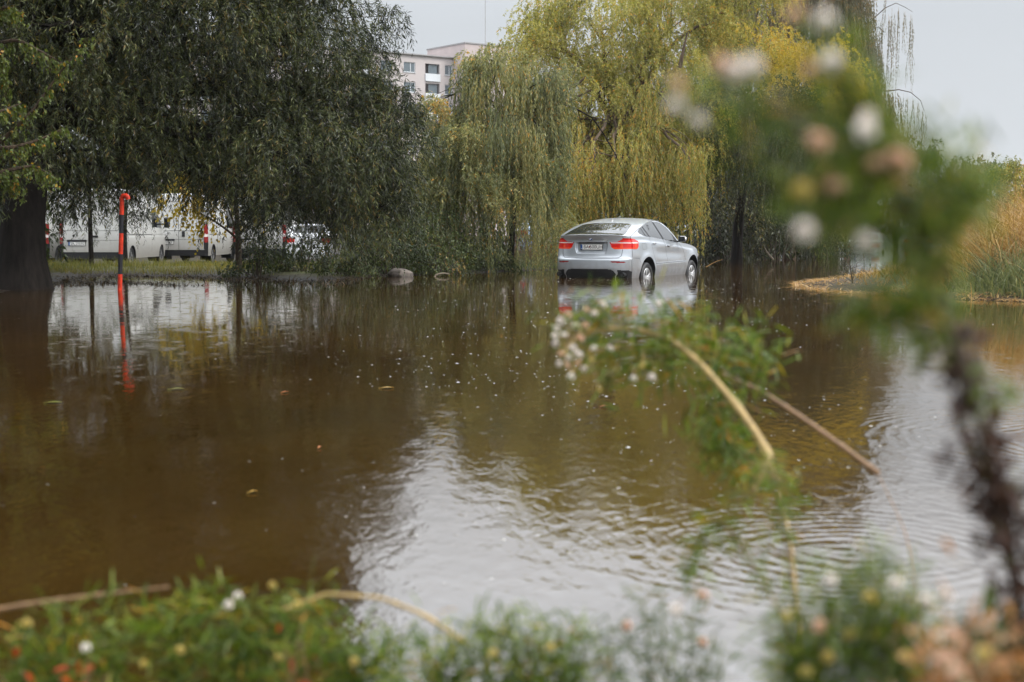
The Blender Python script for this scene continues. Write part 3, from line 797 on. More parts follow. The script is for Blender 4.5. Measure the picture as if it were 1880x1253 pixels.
# ------------------------------------------------------------------ saloon cars
def X_sed(y, z):
    y = np.asarray(y, float); z = np.asarray(z, float)
    zb = np.interp(y, [.2, 1.0, 3.2, 4.3], [.96, .95, .90, .82])
    low = pchip([.15, .4, .62, .8, .97], [.80, .86, .875, .865, .83])(np.minimum(z, zb))
    x = np.where(z > zb, low - .42 * (z - zb) ** 1.05, low)
    return x * pchip([.1, .25, .6, 1.1, 3.4, 4.0, 4.4], [.90, .94, .98, 1.0, .99, .96, .86])(y)
SED = dict(zlo=.16, yr=.2, yf=4.32, X=X_sed,
    zhi=([.2, .6, .95, 1.2, 1.5, 1.9, 2.3, 2.7, 3.0, 3.25, 3.7, 4.2, 4.4], [.97, .985, 1.02, 1.19, 1.33, 1.385, 1.385, 1.31, 1.14, .965, .89, .79, .70]),
    zc=([.05, .12, .6, .95, 1.25, 1.55, 1.9, 2.3, 2.7, 3.05, 3.35, 3.8, 4.25, 4.45], [.99, 1.01, 1.03, 1.07, 1.25, 1.39, 1.43, 1.43, 1.36, 1.15, .98, .92, .82, .70]),
    yre=([.16, .5, .75, 1.0], [.28, .2, .2, .22]), yfe=([.16, .5, .8], [4.25, 4.34, 4.3]),
    ycr=([.16, .35, .55, .6, .7, .95, 1.0], [.1, .01, .0, .03, .05, .06, .05]), zmr=([.16, .9, .97], [.16, .9, 1.0]),
    ycf=([.16, .5, .8], [4.40, 4.48, 4.42]), pq=((2.6, 1.5), (2.4, 1.5), (2.5, 1.5)), arch=((.98, .31, .36), (3.6, .31, .36)))

def build_sedan(paint, lens):
    r = empty('saloon_car')
    sh = shell(SED, 130, 50, 70); c = sh['c']; ax = np.abs(c[:, 0]); y, z = c[:, 1], c[:, 2]; side = sh['side']; seg = sh['seg']
    used = np.zeros(len(c), bool)
    def part(mask, name, mat, push=0.0):
        k = mask & ~used; used[k] = True
        return take(sh, k, name, mat, r, push)
    for (wy, wz, R) in SED['arch']: used |= (side == 0) & (np.hypot(y - wy, z - wz) < R)
    rear = seg == 1
    for sg in (1, -1):
        s_ = np.sign(c[:, 0]) == sg
        part(s_ & ((rear & in_poly(ax, z, [(.48, .90), (.5, .74), (1, .74), (1, .92)])) | ((side == 0) & in_poly(y, z, [(.1, .74), (.38, .76), (.42, .9), (.1, .92)]))), 'tail_lamp', lens, .004)
    part((seg == 2) & in_poly(y, ax, [(.98, -.1), (1.0, .60), (1.46, .53), (1.5, -.1)]), 'rear_window', M['glass'])
    part((seg == 2) & in_poly(y, ax, [(2.55, -.1), (2.58, .55), (3.2, .64), (3.28, -.1)]), 'windscreen', M['glass'])
    fm = (side == 0) & in_poly(y, z, [(1.12, 1.05), (1.42, 1.26), (1.75, 1.335), (2.2, 1.345), (2.55, 1.28), (3.05, 1.02), (3.1, .96), (2.2, .985), (1.2, 1.0)])
    pil = np.abs(y - 2.08) < .04
    for sg in (1, -1):
        s_ = np.sign(c[:, 0]) == sg
        part(fm & s_ & pil, 'window_pillar', M['black'])
        part(fm & s_ & (y < 2.08), 'rear_side_window', M['glass'], -.003); part(fm & s_, 'front_side_window', M['glass'], -.003)
        mb = MB(); mb.box((0, 0, 0), (.16, .1, .11), bev=.03); mb.build('door_mirror', paint, r, smooth=True).location = (sg * .93, 2.85, 1.0)
    part(rear & (z < .60), 'rear_bumper', paint)
    body = take(sh, ~used, 'body', paint, r)
    fy = rear_y(sh); mb = Gaps()
    gap_rear(mb, fy, [(-.62, .95), (-.6, .64), (.6, .64), (.62, .95)], .012)
    gap_side(mb, SED, [(2.08, .98), (2.1, .4)], .01); gap_side(mb, SED, [(3.0, .95), (3.05, .4)], .01); gap_side(mb, SED, [(1.25, .98), (1.3, .7)], .01)
    mb.build('panel_gaps', M['gap'], body)
    mb = MB(); mb.box((0, fy(0, .56) - .006, .575), (1.3, .02, .035), bev=.006); mb.build('bumper_trim', M['black'], r)
    arch_liner(SED, r, .5)
    plate(r, 0, fy(0, .8) - .012, .80, blocks=1)
    for wy in (.98, 3.6):
        for sg in (1, -1): wheel(r, sg * .74, wy, .31, .31, .2, .2, 6, sg)
    return r
def put(o, px, py_, d, z, yaw):
    p = P(px, py_, d); o.location = (p[0], d, z); o.rotation_euler = (0, 0, -math.radians(yaw))
s1 = build_sedan(M['sedan_green'], M['dull_red_lens']); put(s1, 1580, 440, 66, -.50, 24)
tag(s1, 'grey green saloon half drowned in the flooded street behind the dry spit', 'car')
s2 = build_sedan(M['sedan_dark'], M['orange_lens']); put(s2, 1686, 440, 88, -.46, 10)
tag(s2, 'dark grey saloon with orange tail lamps farther down the flooded street', 'car')
s3 = build_sedan(M['car_white'], M['red_lens']); put(s3, 566, 440, 52, float(ground_z(-7.4, 52)), -6)
tag(s3, 'white saloon parked beyond the bushes beside the white vans', 'car')
s4 = build_sedan(simple('pale_blue_paint', (.36, .45, .56), .35, .2, .5, .5), M['red_lens']); put(s4, 992, 440, 52, float(ground_z(1.0, 52)), 14)
tag(s4, 'pale blue saloon glimpsed through the hanging willow strands behind the crossover', 'car')

# ------------------------------------------------------------------ delivery vans
def X_van(y, z):
    y = np.asarray(y, float); z = np.asarray(z, float)
    low = pchip([.2, .45, .9, 1.2, 1.6, 2.35, 2.6], [.99, 1.005, 1.02, 1.015, .99, .90, .86])(z)
    low = low - .012 * np.exp(-((z - 1.02) / .02) ** 2)
    return low * pchip([0, .1, .4, 3.6, 4.5, 5.2], [.985, .995, 1.0, 1.0, .97, .86])(y)
VAN = dict(zlo=.3, yr=.06, yf=5.2, X=X_van,
    zhi=([.06, .2, .6, 3.6, 4.0, 4.4, 4.7, 5.0, 5.25], [2.36, 2.40, 2.42, 2.40, 2.2, 1.7, 1.3, 1.12, .95]),
    zc=([.02, .1, .3, 1, 3.6, 4.05, 4.5, 4.8, 5.2, 5.4], [2.42, 2.46, 2.49, 2.52, 2.5, 2.28, 1.7, 1.35, 1.1, .95]),
    yre=([.3, 1.6, 2.4], [.05, .06, .10]), yfe=([.3, .7, 1.0], [5.15, 5.25, 5.2]),
    ycr=([.3, 1.0, 1.6, 2.36, 2.42], [.0, .0, .01, .05, .06]), zmr=([.3, 2.2, 2.36], [.3, 2.22, 2.42]),
    ycf=([.3, .7, 1.0], [5.38, 5.46, 5.38]), pq=((6, 2.2), (4, 1.9), (3, 1.6)), arch=((.98, .33, .38), (4.4, .33, .38)))
def build_van(split, handle, tag_no, writing=False):
    r = empty('delivery_van')
    sh = shell(VAN, 130, 70, 90); c = sh['c']; ax = np.abs(c[:, 0]); y, z = c[:, 1], c[:, 2]; side = sh['side']; seg = sh['seg']
    used = np.zeros(len(c), bool)
    def part(mask, name, mat, parent=r, push=0.0):
        k = mask & ~used; used[k] = True
        return take(sh, k, name, mat, parent, push)
    for (wy, wz, R) in VAN['arch']: used |= (side == 0) & (np.hypot(y - wy, z - wz) < R)
    rear = seg == 1
    for sg in (1, -1):
        s_ = np.sign(c[:, 0]) == sg
        lampm = ((rear & (ax > .895)) | ((side == 0) & (y < .12))) & (z > .78) & (z < 1.42)
        mid = lampm & s_ & (z > .98) & (z < 1.07)
        o = part(lampm & s_ & ~mid, 'tail_lamp', M['dull_red_lens'], r, .008)
        part(mid, 'reversing_lamp', M['white_lens'], o, .008)
        part(((rear & (ax > .895)) | ((side == 0) & (y < .12))) & s_ & (z <= .78), 'corner_bumper', M['black'], r, .012)
    part(rear & (z < .50), 'rear_bumper', M['black'], r, .012)
    part((seg == 2) & in_poly(y, ax, [(4.1, -.1), (4.12, .8), (4.72, .84), (4.8, -.1)]), 'windscreen', M['glass'])
    for sg in (1, -1):
        s_ = np.sign(c[:, 0]) == sg
        part((side == 0) & s_ & in_poly(y, z, [(3.2, 1.3), (3.25, 1.9), (3.75, 1.95), (4.3, 1.5), (4.4, 1.25)]), 'cab_window', M['glass'], r, -.004)
    fy = rear_y(sh)
    for sg in (1, -1):
        s_ = np.sign(c[:, 0]) == sg
        part(rear & s_ & (z > .50) & (z < 2.2) & (ax < .895), 'rear_door', M['van_white'])
    body = take(sh, ~used, 'body', M['van_white'], r)
    mb = Gaps()
    gap_rear(mb, fy, [(split, .5), (split, 2.2)], .014); gap_rear(mb, fy, [(-.89, .5), (-.89, 2.2), (.89, 2.2), (.89, .5), (-.89, .5)], .014)
    gap_rear(mb, fy, [(-.88, .88), (.88, .88)], .008)
    gap_side(mb, VAN, [(.3, .9), (.3, 1.05), (3.1, 1.05)], .012); gap_side(mb, VAN, [(3.12, .5), (3.12, 2.1)], .012); gap_side(mb, VAN, [(1.55, .5), (1.55, 2.1)], .012)
    mb.build('panel_gaps', M['gap'], body)
    mb = MB(); mb.box((0, fy(0, 1.2) - .004, 1.21), (1.7, .014, .03), bev=.005); mb.build('door_crease', M['van_white'], r)
    mb = MB(); mb.box((split - .45, fy(-.4, .86) - .02, .865), (.62, .05, .065), bev=.015); mb.build('plate_lamp_strip', M['black'], r)
    plate(r, split - .45, fy(-.4, .77) - .012, .77, blocks=tag_no)
    if handle:
        mb = MB(); mb.box((split + .17, fy(.2, 1.08) - .012, 1.07), (.11, .035, .2), bev=.03); mb.build('door_handle', M['black'], r, smooth=True)
        mb = MB()
        for dz in (0, -.045):
            for sg in (-1, 1): mb.box((sg * .032, 0, dz), (.085, .008, .022), 0, Matrix.Rotation(sg * .5, 3, 'Y'))
        o = mb.build('chevron_badge', M['chrome'], r); o.location = (split - .47, fy(-.4, 1.1) - .01, 1.11)
    else:
        mb = MB(); mb.lathe([(-.01, .001), (-.012, .03), (0, .04)], 16, 0, 'y'); mb.build('door_lock', M['black'], r).location = (-.55, fy(-.5, 1.02), 1.02)
        mb = MB(); mb.box((split + .12, fy(.1, .98) - .02, 1.0), (.22, .04, .06), bev=.015); mb.build('door_handle', M['black'], r)
    for sg in (1, -1):
        mb = MB(); mb.box((0, 0, 0), (.2, .14, .36), bev=.05); mb.box((sg * -.16, 0, -.05), (.2, .05, .05)); mb.build('door_mirror', M['black'], r, smooth=True).location = (sg * 1.22, 4.25, 1.45)
        for wy in (.98, 4.4): wheel(r, sg * .86, wy, .34, .34, .21, .22, 8, sg, True)
    arch_liner(VAN, r, .6)
    mb = MB(); mb.box((0, 2.6, .42), (1.5, 4.8, .12)); mb.build('floor_pan', M['black'], r)
    return r
v = build_van(0.0, True, 1); put(v, 328, 430, 50.3, float(ground_z(-11.8, 51)), 1)
tag(v, 'white panel van with a black door handle and chevron badge behind the bank', 'van', 'white vans parked in a row')
v = build_van(0.0, False, 2); put(v, 167, 430, 44.6, float(ground_z(-13.2, 45)), 2)
tag(v, 'white panel van seen between the thin dark trunk and the red and black post', 'van', 'white vans parked in a row')
v = build_van(0.0, True, 3); put(v, 476, 430, 54.5, float(ground_z(-9.7, 55)), 0)
tag(v, 'white panel van behind the small brown tree with yellow leaves', 'van', 'white vans parked in a row')
v = build_van(0.0, False, 4); put(v, 32, 430, 46.5, float(ground_z(-16.1, 47)), 2)
tag(v, 'white panel van mostly hidden behind the huge dark willow trunk', 'van', 'white vans parked in a row')

# ------------------------------------------------------------------ red and black vent post
p0 = W(220, 533); d0 = p0[1]; top = P(224, 366, d0); base = np.array((p0[0], d0, -.35)); foot = np.array((p0[0], d0, 0))
r = empty('vent_post', foot)
up = (top - foot); L_ = np.linalg.norm(up); lean_ = up / L_
mb = MB()
cuts = [-.35, 30 / 171 * L_, 68 / 171 * L_, 107 / 171 * L_, 142 / 171 * L_, L_]
mats_ = [0, 1, 0, 1, 0]
for k in range(5):
    a, b_ = cuts[k], cuts[k + 1]
    mb.tube([lean_ * a, lean_ * (a + b_) / 2, lean_ * b_], .039, 18, mats_[k], cap=True)
mb.build('pole', [M['post_red'], M['post_black']], r, smooth=True)
mb = MB(); c_ = lean_ * L_
hook = [c_ + (-.0, 0, -.02), c_ + (0, 0, .02), c_ + (.025, -.01, .055), c_ + (.075, -.02, .06), c_ + (.105, -.03, .035), c_ + (.115, -.03, -.005)]
mb.tube(hook, [.042, .043, .043, .043, .043, .042], 16); mb.build('hooked_cap', M['post_red'], r, smooth=True)
tag(r, 'red and black banded vent post with a hooked cap standing in the water', 'post')
# ------------------------------------------------------------------ foliage
def blobs_px(lst):
    """(px, py, depth, rx_px, rz_px, ry_m, strands) -> world ellipsoids"""
    out = []
    for (px, py, d, rx, rz, ry, n) in lst:
        s = FPX / d; out.append((P(px, py, d), np.array((rx / s, ry, rz / s)), n))
    return out

def strands_from_blobs(bl, sp, seed):
    r = np.random.default_rng(seed); S = []; D = []; Tn = []; clumps = []
    for (c, rad, n) in bl:
        nc = max(4, int(n / sp.get('per_clump', 45)))
        v = norm(r.normal(size=(nc, 3))); v[:, 2] = v[:, 2] * .9 + sp.get('up', .25); v = norm(v)
        q = c + v * rad * (r.uniform(sp.get('rmin', .35), 1, (nc, 1)) ** .5)
        ci = r.integers(0, nc, n)
        sg = sp.get('sig', .22) * rad.mean()
        st = q[ci] + r.normal(size=(n, 3)) * sg
        out = norm(st - c); out[:, 2] = out[:, 2] * .6 + sp.get('lift', .25)
        S.append(st); D.append(norm(out + r.normal(size=(n, 3)) * .45)); Tn.append(r.normal(0, sp.get('tc', .13), nc)[ci])
        clumps.append((c, q))
    return np.concatenate(S), np.concatenate(D), np.concatenate(Tn), clumps

def grow(S, D, Tn, sp, seed):
    """leafy shoots: start S, first direction D, per-shoot tint; returns leaf and twig geometry"""
    r = np.random.default_rng(seed + 1); n = len(S)
    L = r.uniform(*sp['L'], n); reach = r.uniform(*sp['reach'], n) * np.where(L > 1.5, 1, L / max(.3, np.mean(sp['L'])))
    ph = r.uniform(0, 6.28, (n, 2)); fr = r.uniform(2, 5, (n, 1)); am = sp.get('sway', .06) * r.uniform(.3, 1, (n, 1))
    def pos(i, t):
        t = t[:, None]; p = S[i] + D[i] * reach[i, None] * (t - .42 * t * t)
        p = p + np.concatenate((am[i] * np.sin(t * fr[i] + ph[i, :1]) * t, am[i] * np.sin(t * fr[i] + ph[i, 1:]) * t, -L[i, None] * t ** sp.get('droop', 1.5)), 1)
        return p
    cnt = np.maximum(3, (L * sp['dens'] * r.uniform(.6, 1.3, n)).astype(int))
    i = np.repeat(np.arange(n), cnt); t = r.uniform(.06, 1, len(i)) ** sp.get('tpow', .85)
    p = pos(i, t); tg = norm(pos(i, t + .03) - p)
    rd = norm(np.cross(tg, r.normal(size=(len(i), 3))))
    a = r.uniform(*sp.get('ang', (.35, .95)), len(i))[:, None]
    d = norm(tg * np.cos(a) + rd * np.sin(a) + np.array((0, 0, -sp.get('hang', .15))))
    ll = (r.uniform(*sp['leaf'], len(i)) * (1 - .35 * t ** 3))[:, None]; lw = ll * sp['asp'] * r.uniform(.75, 1.25, (len(i), 1))
    sd = norm(np.cross(d, r.normal(size=(len(i), 3)))); up = np.cross(d, sd)
    V = np.empty((len(i), 4, 3), np.float32)
    V[:, 0] = p; V[:, 1] = p + d * ll * .45 + sd * lw * .5 + up * ll * .05; V[:, 2] = p + d * ll + up * ll * -.06; V[:, 3] = p + d * ll * .45 - sd * lw * .5 + up * ll * .05
    tint = np.clip(sp.get('t0', .5) + Tn[i] + r.normal(0, sp.get('ts', .13), len(i)), 0, 1)
    odd = r.random(len(i)) < sp.get('odd', .02); tint[odd] = r.uniform(.88, 1, odd.sum())
    K = sp.get('K', 4); tt = np.linspace(0, 1, K + 1); TW = np.empty((n, K + 1, 2, 3), np.float32)
    sv = norm(np.cross(r.normal(size=(n, 3)), (0, 0, 1))) * sp.get('tw', .006) / 2
    for k in range(K + 1):
        q = pos(np.arange(n), np.full(n, tt[k])); w = sv * (1 - .7 * tt[k]); TW[:, k, 0] = q - w; TW[:, k, 1] = q + w
    return V.reshape(-1, 3), tint, TW

def crown_mesh(name, parts, mats, parent):
    """parts: list of (V, tint, TW, leaf_mat, twig_mat)"""
    Vs = []; Fs = []; MI = []; TT = []; n = 0
    for (V, tint, TW, lm, tm) in parts:
        nl = len(V) // 4
        Vs.append(V); Fs.append(np.arange(nl * 4).reshape(-1, 4) + n); MI.append(np.full(nl, lm)); TT.append(tint); n += len(V)
        ns, K1 = TW.shape[:2]
        idx = np.arange(ns * K1 * 2).reshape(ns, K1, 2) + n
        q = np.stack((idx[:, :-1, 0], idx[:, :-1, 1], idx[:, 1:, 1], idx[:, 1:, 0]), -1).reshape(-1, 4)
        Vs.append(TW.reshape(-1, 3)); Fs.append(q); MI.append(np.full(len(q), tm)); TT.append(np.zeros(len(q))); n += ns * K1 * 2
    o = mesh_np(name, np.concatenate(Vs), np.concatenate(Fs), mats, None, np.concatenate(MI), np.concatenate(TT))
    o.parent = parent; o.matrix_parent_inverse = Matrix.Translation(-parent.location)
    return o

def bezier(p0, p1, p2, n=8):
    t = np.linspace(0, 1, n)[:, None]
    return (1 - t) ** 2 * p0 + 2 * t * (1 - t) * p1 + t * t * p2

def limbs(mb, fork, r0, clumps, seed, sub=6, r1=None, arch=.35):
    r = np.random.default_rng(seed + 7)
    for (c, q) in clumps:
        L = np.linalg.norm(c - fork); mid = (fork + c) / 2 + np.array((0, 0, arch * L)) + r.normal(size=3) * .08 * L
        path = bezier(fork, mid, c, 9) + np.concatenate((np.zeros((1, 3)), r.normal(size=(7, 3)) * .015 * L, np.zeros((1, 3))))
        mb.tube(path, np.linspace(r0, r0 * .35, 9), 7)
        for k in r.permutation(len(q))[:sub]:
            s = path[r.integers(4, 9)]; e = q[k]; l = np.linalg.norm(e - s)
            mb.tube(bezier(s, (s + e) / 2 + np.array((0, 0, .22 * l)) + r.normal(size=3) * .06 * l, e, 6), np.linspace(r0 * .3, r0 * .08, 6), 5)

def tree(name, label, cat, base, trunk, r0, groups, leaf, twig, barkm, seed, group=None, sub=6, fork=None, flare=1.35, foliage_name='crown', arch=.35, extra=None):
    """base: foot; trunk: world points above it; groups: list of (blob list, spec)"""
    root = empty(name, base); tag(root, label, cat, group)
    mb = MB(); pts = np.array([base - np.array((0, 0, .4))] + [np.asarray(p) for p in trunk])
    k = len(pts); t = np.linspace(0, 1, 10)
    fine = np.stack([np.interp(t, np.linspace(0, 1, k), pts[:, a]) for a in range(3)], 1)
    fine[1:-1] = (fine[:-2] + 2 * fine[1:-1] + fine[2:]) / 4
    rad = r0 * (1 - .45 * t); rad[0] *= flare * 1.05; rad[1] *= (1 + (flare - 1) * .35)
    mb.tube(fine, rad, 14)
    parts = []; fk = pts[-1] if fork is None else fork
    for gi, (bl, sp) in enumerate(groups):
        S, D, Tn, clumps = strands_from_blobs(bl, sp, seed + gi * 17)
        parts.append(grow(S, D, Tn, sp, seed + gi * 31) + (0, 1))
        if sp.get('limb', True): limbs(mb, fk, r0 * sp.get('lr', .34), clumps, seed + gi, sub, arch=arch)
    if extra is not None: parts += extra(mb)
    tr = mb.build('trunk', barkm, None, smooth=True); tr.parent = root; tr.matrix_parent_inverse = Matrix.Translation(-root.location)
    crown_mesh(foliage_name, parts, [leaf, twig], root)
    return root

def gp(px, d, dz=0.0):
    x = P(px, 422, d)[0]; return np.array((x, d, max(float(ground_z(x, d)), -.45) + dz))

M['twig_moss'] = simple('twig_moss', (.055, .045, .016), .7)
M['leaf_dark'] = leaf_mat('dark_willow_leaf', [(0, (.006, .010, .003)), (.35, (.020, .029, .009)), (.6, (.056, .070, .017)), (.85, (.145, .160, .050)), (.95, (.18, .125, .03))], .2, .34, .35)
M['leaf_weep'] = leaf_mat('weeping_willow_leaf', [(0, (.062, .080, .038)), (.4, (.175, .190, .075)), (.65, (.31, .295, .110)), (.85, (.40, .33, .12)), (.95, (.55, .29, .055))], .38, .36, .4)
M['leaf_olive'] = leaf_mat('olive_willow_leaf', [(0, (.095, .100, .026)), (.4, (.235, .235, .058)), (.65, (.38, .355, .092)), (.85, (.50, .42, .115)), (.95, (.60, .30, .05))], .42, .42)
M['leaf_yellow'] = leaf_mat('yellow_leaf', [(0, (.26, .20, .040)), (.4, (.44, .34, .060)), (.7, (.57, .43, .085)), (.95, (.55, .37, .08))], .42, .45)
M['leaf_grey'] = leaf_mat('grey_willow_leaf', [(0, (.085, .088, .055)), (.5, (.165, .155, .09)), (.8, (.25, .205, .11)), (.95, (.34, .20, .07))], .35, .45)
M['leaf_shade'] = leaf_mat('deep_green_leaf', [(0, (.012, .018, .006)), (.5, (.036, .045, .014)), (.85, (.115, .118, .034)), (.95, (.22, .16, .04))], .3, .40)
M['leaf_bush'] = leaf_mat('bush_leaf', [(0, (.018, .030, .010)), (.45, (.042, .062, .016)), (.75, (.085, .115, .026)), (.92, (.16, .17, .035)), (1, (.22, .14, .03))], .3, .38)
M['leaf_lime'] = leaf_mat('linden_leaf', [(0, (.045, .07, .014)), (.5, (.115, .155, .032)), (.85, (.22, .25, .05)), (.93, (.48, .30, .03)), (1, (.55, .24, .03))], .35, .35)
M['leaf_far'] = leaf_mat('distant_leaf', [(0, (.05, .06, .03)), (.5, (.09, .10, .045)), (.9, (.15, .15, .06)), (1, (.22, .18, .06))], .3, .5)
M['leaf_conifer'] = leaf_mat('conifer_needles', [(0, (.035, .05, .035)), (.6, (.06, .08, .05)), (1, (.09, .11, .06))], .2, .5)

SP_DARK = dict(L=(.25, .8), reach=(.4, .95), dens=36, leaf=(.10, .165), asp=.15, tw=.005, droop=1.7, hang=.12, per_clump=26, sig=.16, tc=.17, t0=.44, ts=.21, odd=.012, ang=(.45, 1.0))
SP_DARKU = dict(SP_DARK, leaf=(.22, .34), asp=.26, dens=28, per_clump=40, K=2)
SP_WEEP = dict(L=(1.1, 4.0), reach=(.25, .7), dens=50, leaf=(.075, .13), asp=.19, tw=.005, droop=1.15, hang=.5, per_clump=20, sig=.16, tc=.12, t0=.42, ts=.15, odd=.03, sway=.26, K=8, up=.55, lift=.5, tpow=.9, ang=(.25, .95))
SP_FLUFF = dict(L=(.22, .7), reach=(.3, .8), dens=42, leaf=(.08, .14), asp=.26, tw=.005, droop=1.6, per_clump=30, sig=.16, tc=.14, t0=.45, ts=.15, odd=.03, ang=(.4, 1.2), hang=.1)

# --- the huge dark willow on the near side of the verge
base = np.array((*W(42, 531), -.05))
L1 = blobs_px([
    (565, 60, 30, 118, 105, 2.2, 1000), (612, 200, 29.5, 85, 80, 2.0, 800), (640, 320, 28.5, 95, 75, 1.8, 800), (480, 120, 29, 150, 140, 2.6, 1300), (515, 285, 28, 140, 95, 2.4, 1200),
    (330, 50, 27, 150, 110, 2.5, 850), (330, 190, 27.5, 150, 115, 2.5, 1150), (300, 275, 28, 130, 45, 2, 600), (100, 130, 28, 150, 150, 1.5, 800), (150, 50, 25.5, 170, 130, 2.5, 1100), (130, 220, 26, 150, 115, 2.5, 1150),
    (120, 312, 27, 150, 40, 1.6, 520), (560, 385, 28, 110, 36, 1.5, 480), (690, 385, 29, 55, 45, 1.2, 300), (-70, 120, 25, 130, 250, 2.3, 800), (230, 120, 31, 230, 170, 1.5, 1300), (560, 200, 32, 120, 150, 1.2, 700)])
L1u = blobs_px([(250, -160, 28, 330, 130, 3.2, 2300), (500, -110, 29.5, 110, 90, 2.4, 700), (430, -260, 29, 160, 110, 2.4, 800), (180, -360, 28, 330, 150, 3.2, 1500), (-150, -150, 26, 220, 260, 3, 900), (60, -560, 28, 250, 120, 3, 700)])
L1u += [(np.array((-11.5, 21., 6.2)), np.array((3.2, 4., 2.6)), 900), (np.array((-9.5, 16.5, 8.0)), np.array((4., 4., 2.0)), 800), (np.array((-6.0, 19.0, 9.6)), np.array((4.2, 4.2, 2.0)), 900), (np.array((-14., 26., 4.2)), np.array((2.6, 4., 3.2)), 800)]  # unseen overhead crowns added to shade the willow and the left water
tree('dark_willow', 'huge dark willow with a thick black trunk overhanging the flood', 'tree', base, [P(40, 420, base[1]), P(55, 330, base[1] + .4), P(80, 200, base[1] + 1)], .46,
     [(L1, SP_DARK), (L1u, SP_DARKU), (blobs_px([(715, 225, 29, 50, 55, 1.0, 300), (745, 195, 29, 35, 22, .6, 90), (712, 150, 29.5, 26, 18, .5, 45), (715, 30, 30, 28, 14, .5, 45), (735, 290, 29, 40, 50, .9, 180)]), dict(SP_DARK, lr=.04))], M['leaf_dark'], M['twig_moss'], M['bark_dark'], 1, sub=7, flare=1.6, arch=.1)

# --- two slim dark trunks and a young yellow-leaved tree on the verge
base = gp(167, 36.5)
tree('slim_willow', 'slim dark trunk left of the vent post with thin drooping shoots', 'tree', base, [P(166, 430, 36.5), P(164, 340, 36.6)], .075,
     [(blobs_px([(180, 305, 36.5, 90, 40, 1.2, 260), (140, 372, 36.3, 55, 22, .8, 90)]), SP_DARK)], M['leaf_dark'], M['twig_dark'], M['bark_dark'], 41, sub=4)
base = gp(231, 40)
tree('slim_willow', 'thin dark trunk close behind the red and black vent post', 'tree', base, [P(229, 430, 40), P(234, 340, 40)], .065,
     [(blobs_px([(250, 305, 40, 80, 40, 1.2, 240), (255, 375, 40, 40, 16, .7, 70)]), SP_DARK)], M['leaf_dark'], M['twig_dark'], M['bark_dark'], 43, sub=4)
base = gp(437, 33.2)
SP_MAPLE = dict(L=(.25, .6), reach=(.2, .5), dens=16, leaf=(.07, .12), asp=.75, tw=.008, droop=1.4, per_clump=20, sig=.3, tc=.15, t0=.35, ts=.2, odd=.1)
def maple_extra(mb):
    f = P(436, 432, 33.2)
    for (a, b_, c_) in (((437, 440), (400, 405), (352, 385)), ((434, 425), (425, 395), (405, 350)), ((441, 430), (455, 410), (470, 392))):
        mb.tube(bezier(P(*a, 33.2), P(*b_, 33.1), P(*c_, 33.0), 7), np.linspace(.035, .012, 7), 6)
    return []
tree('young_maple', 'small brown forked tree with yellow and green leaves in front of the vans', 'tree', base, [P(438, 450, 33.2), P(436, 420, 33.2), P(432, 350, 33.4)], .085,
     [(blobs_px([(395, 380, 33, 45, 30, .7, 70), (420, 350, 33.4, 60, 40, 1, 130), (350, 350, 33.5, 50, 30, .8, 80)]), SP_MAPLE)], M['leaf_yellow'], M['twig'], M['bark'], 47, sub=4, extra=maple_extra)

# --- pale weeping willow in the middle, ivy at its foot
base = gp(934, 37.0)
tree('weeping_willow', 'pale grey green weeping willow left of the crossover with strands touching the bank', 'tree', base, [P(940, 430, 37), P(945, 330, 37), P(938, 230, 37.2)], .105,
     [(blobs_px([(900, 140, 36.5, 62, 40, 1.2, 230), (975, 165, 36.6, 55, 55, 1.2, 230), (828, 262, 35.6, 58, 45, 1.2, 210), (775, 300, 35.2, 42, 50, 1, 90), (930, 245, 35.4, 90, 55, 1, 200), (1020, 270, 36, 30, 50, 1, 90)]), SP_WEEP),
      (blobs_px([(902, 112, 37, 55, 28, 1.3, 220), (960, 140, 37, 70, 60, 1.3, 260), (815, 250, 36.5, 45, 40, 1, 160), (790, 205, 36, 40, 30, .9, 110), (880, 260, 35.2, 70, 50, .9, 260), (960, 330, 35.2, 70, 60, .9, 260), (850, 360, 34.6, 60, 50, .9, 220), (1010, 370, 35.4, 40, 50, .8, 160), (1150, 330, 40, 110, 50, .8, 1), (1000, 220, 37, 45, 60, 1, 160)]), dict(SP_FLUFF, t0=.5))],
     M['leaf_weep'], M['twig_olive'], M['bark_dark'], 3, sub=5, arch=.5)
SP_IVY = dict(L=(.08, .2), reach=(.05, .15), dens=45, leaf=(.045, .075), asp=.8, tw=.004, droop=1.2, per_clump=12, sig=.35, t0=.6, ts=.2, limb=False)
M['leaf_ivy'] = leaf_mat('variegated_ivy', [(0, (.08, .10, .03)), (.5, (.22, .23, .08)), (1, (.45, .43, .22))], .3, .4)
def plant(name, label, cat, foot, bl, sp, leaf, twig, seed, group=None, stem_r=.012, foliage_name='foliage', nst=None):
    root = empty(name, foot); tag(root, label, cat, group)
    S, D, Tn, clumps = strands_from_blobs(bl, sp, seed)
    parts = [grow(S, D, Tn, sp, seed) + (0, 1)]
    mb = MB(); r = np.random.default_rng(seed)
    for (c, q) in clumps:
        for k in r.permutation(len(q))[:nst or 7]:
            s = foot + np.array((r.normal() * .15, r.normal() * .1, -.1)); s[0] = s[0] * .5 + c[0] * .5
            e = q[k]; l = np.linalg.norm(e - s)
            mb.tube(bezier(s, (s + e) / 2 + np.array((0, 0, .2 * l)) + r.normal(size=3) * .05 * l, e, 6), np.linspace(stem_r, stem_r * .4, 6), 5)
    tr = mb.build('stems', twig, None, smooth=True); tr.parent = root; tr.matrix_parent_inverse = Matrix.Translation(-root.location)
    crown_mesh(foliage_name, parts, [leaf, twig], root)
    return root
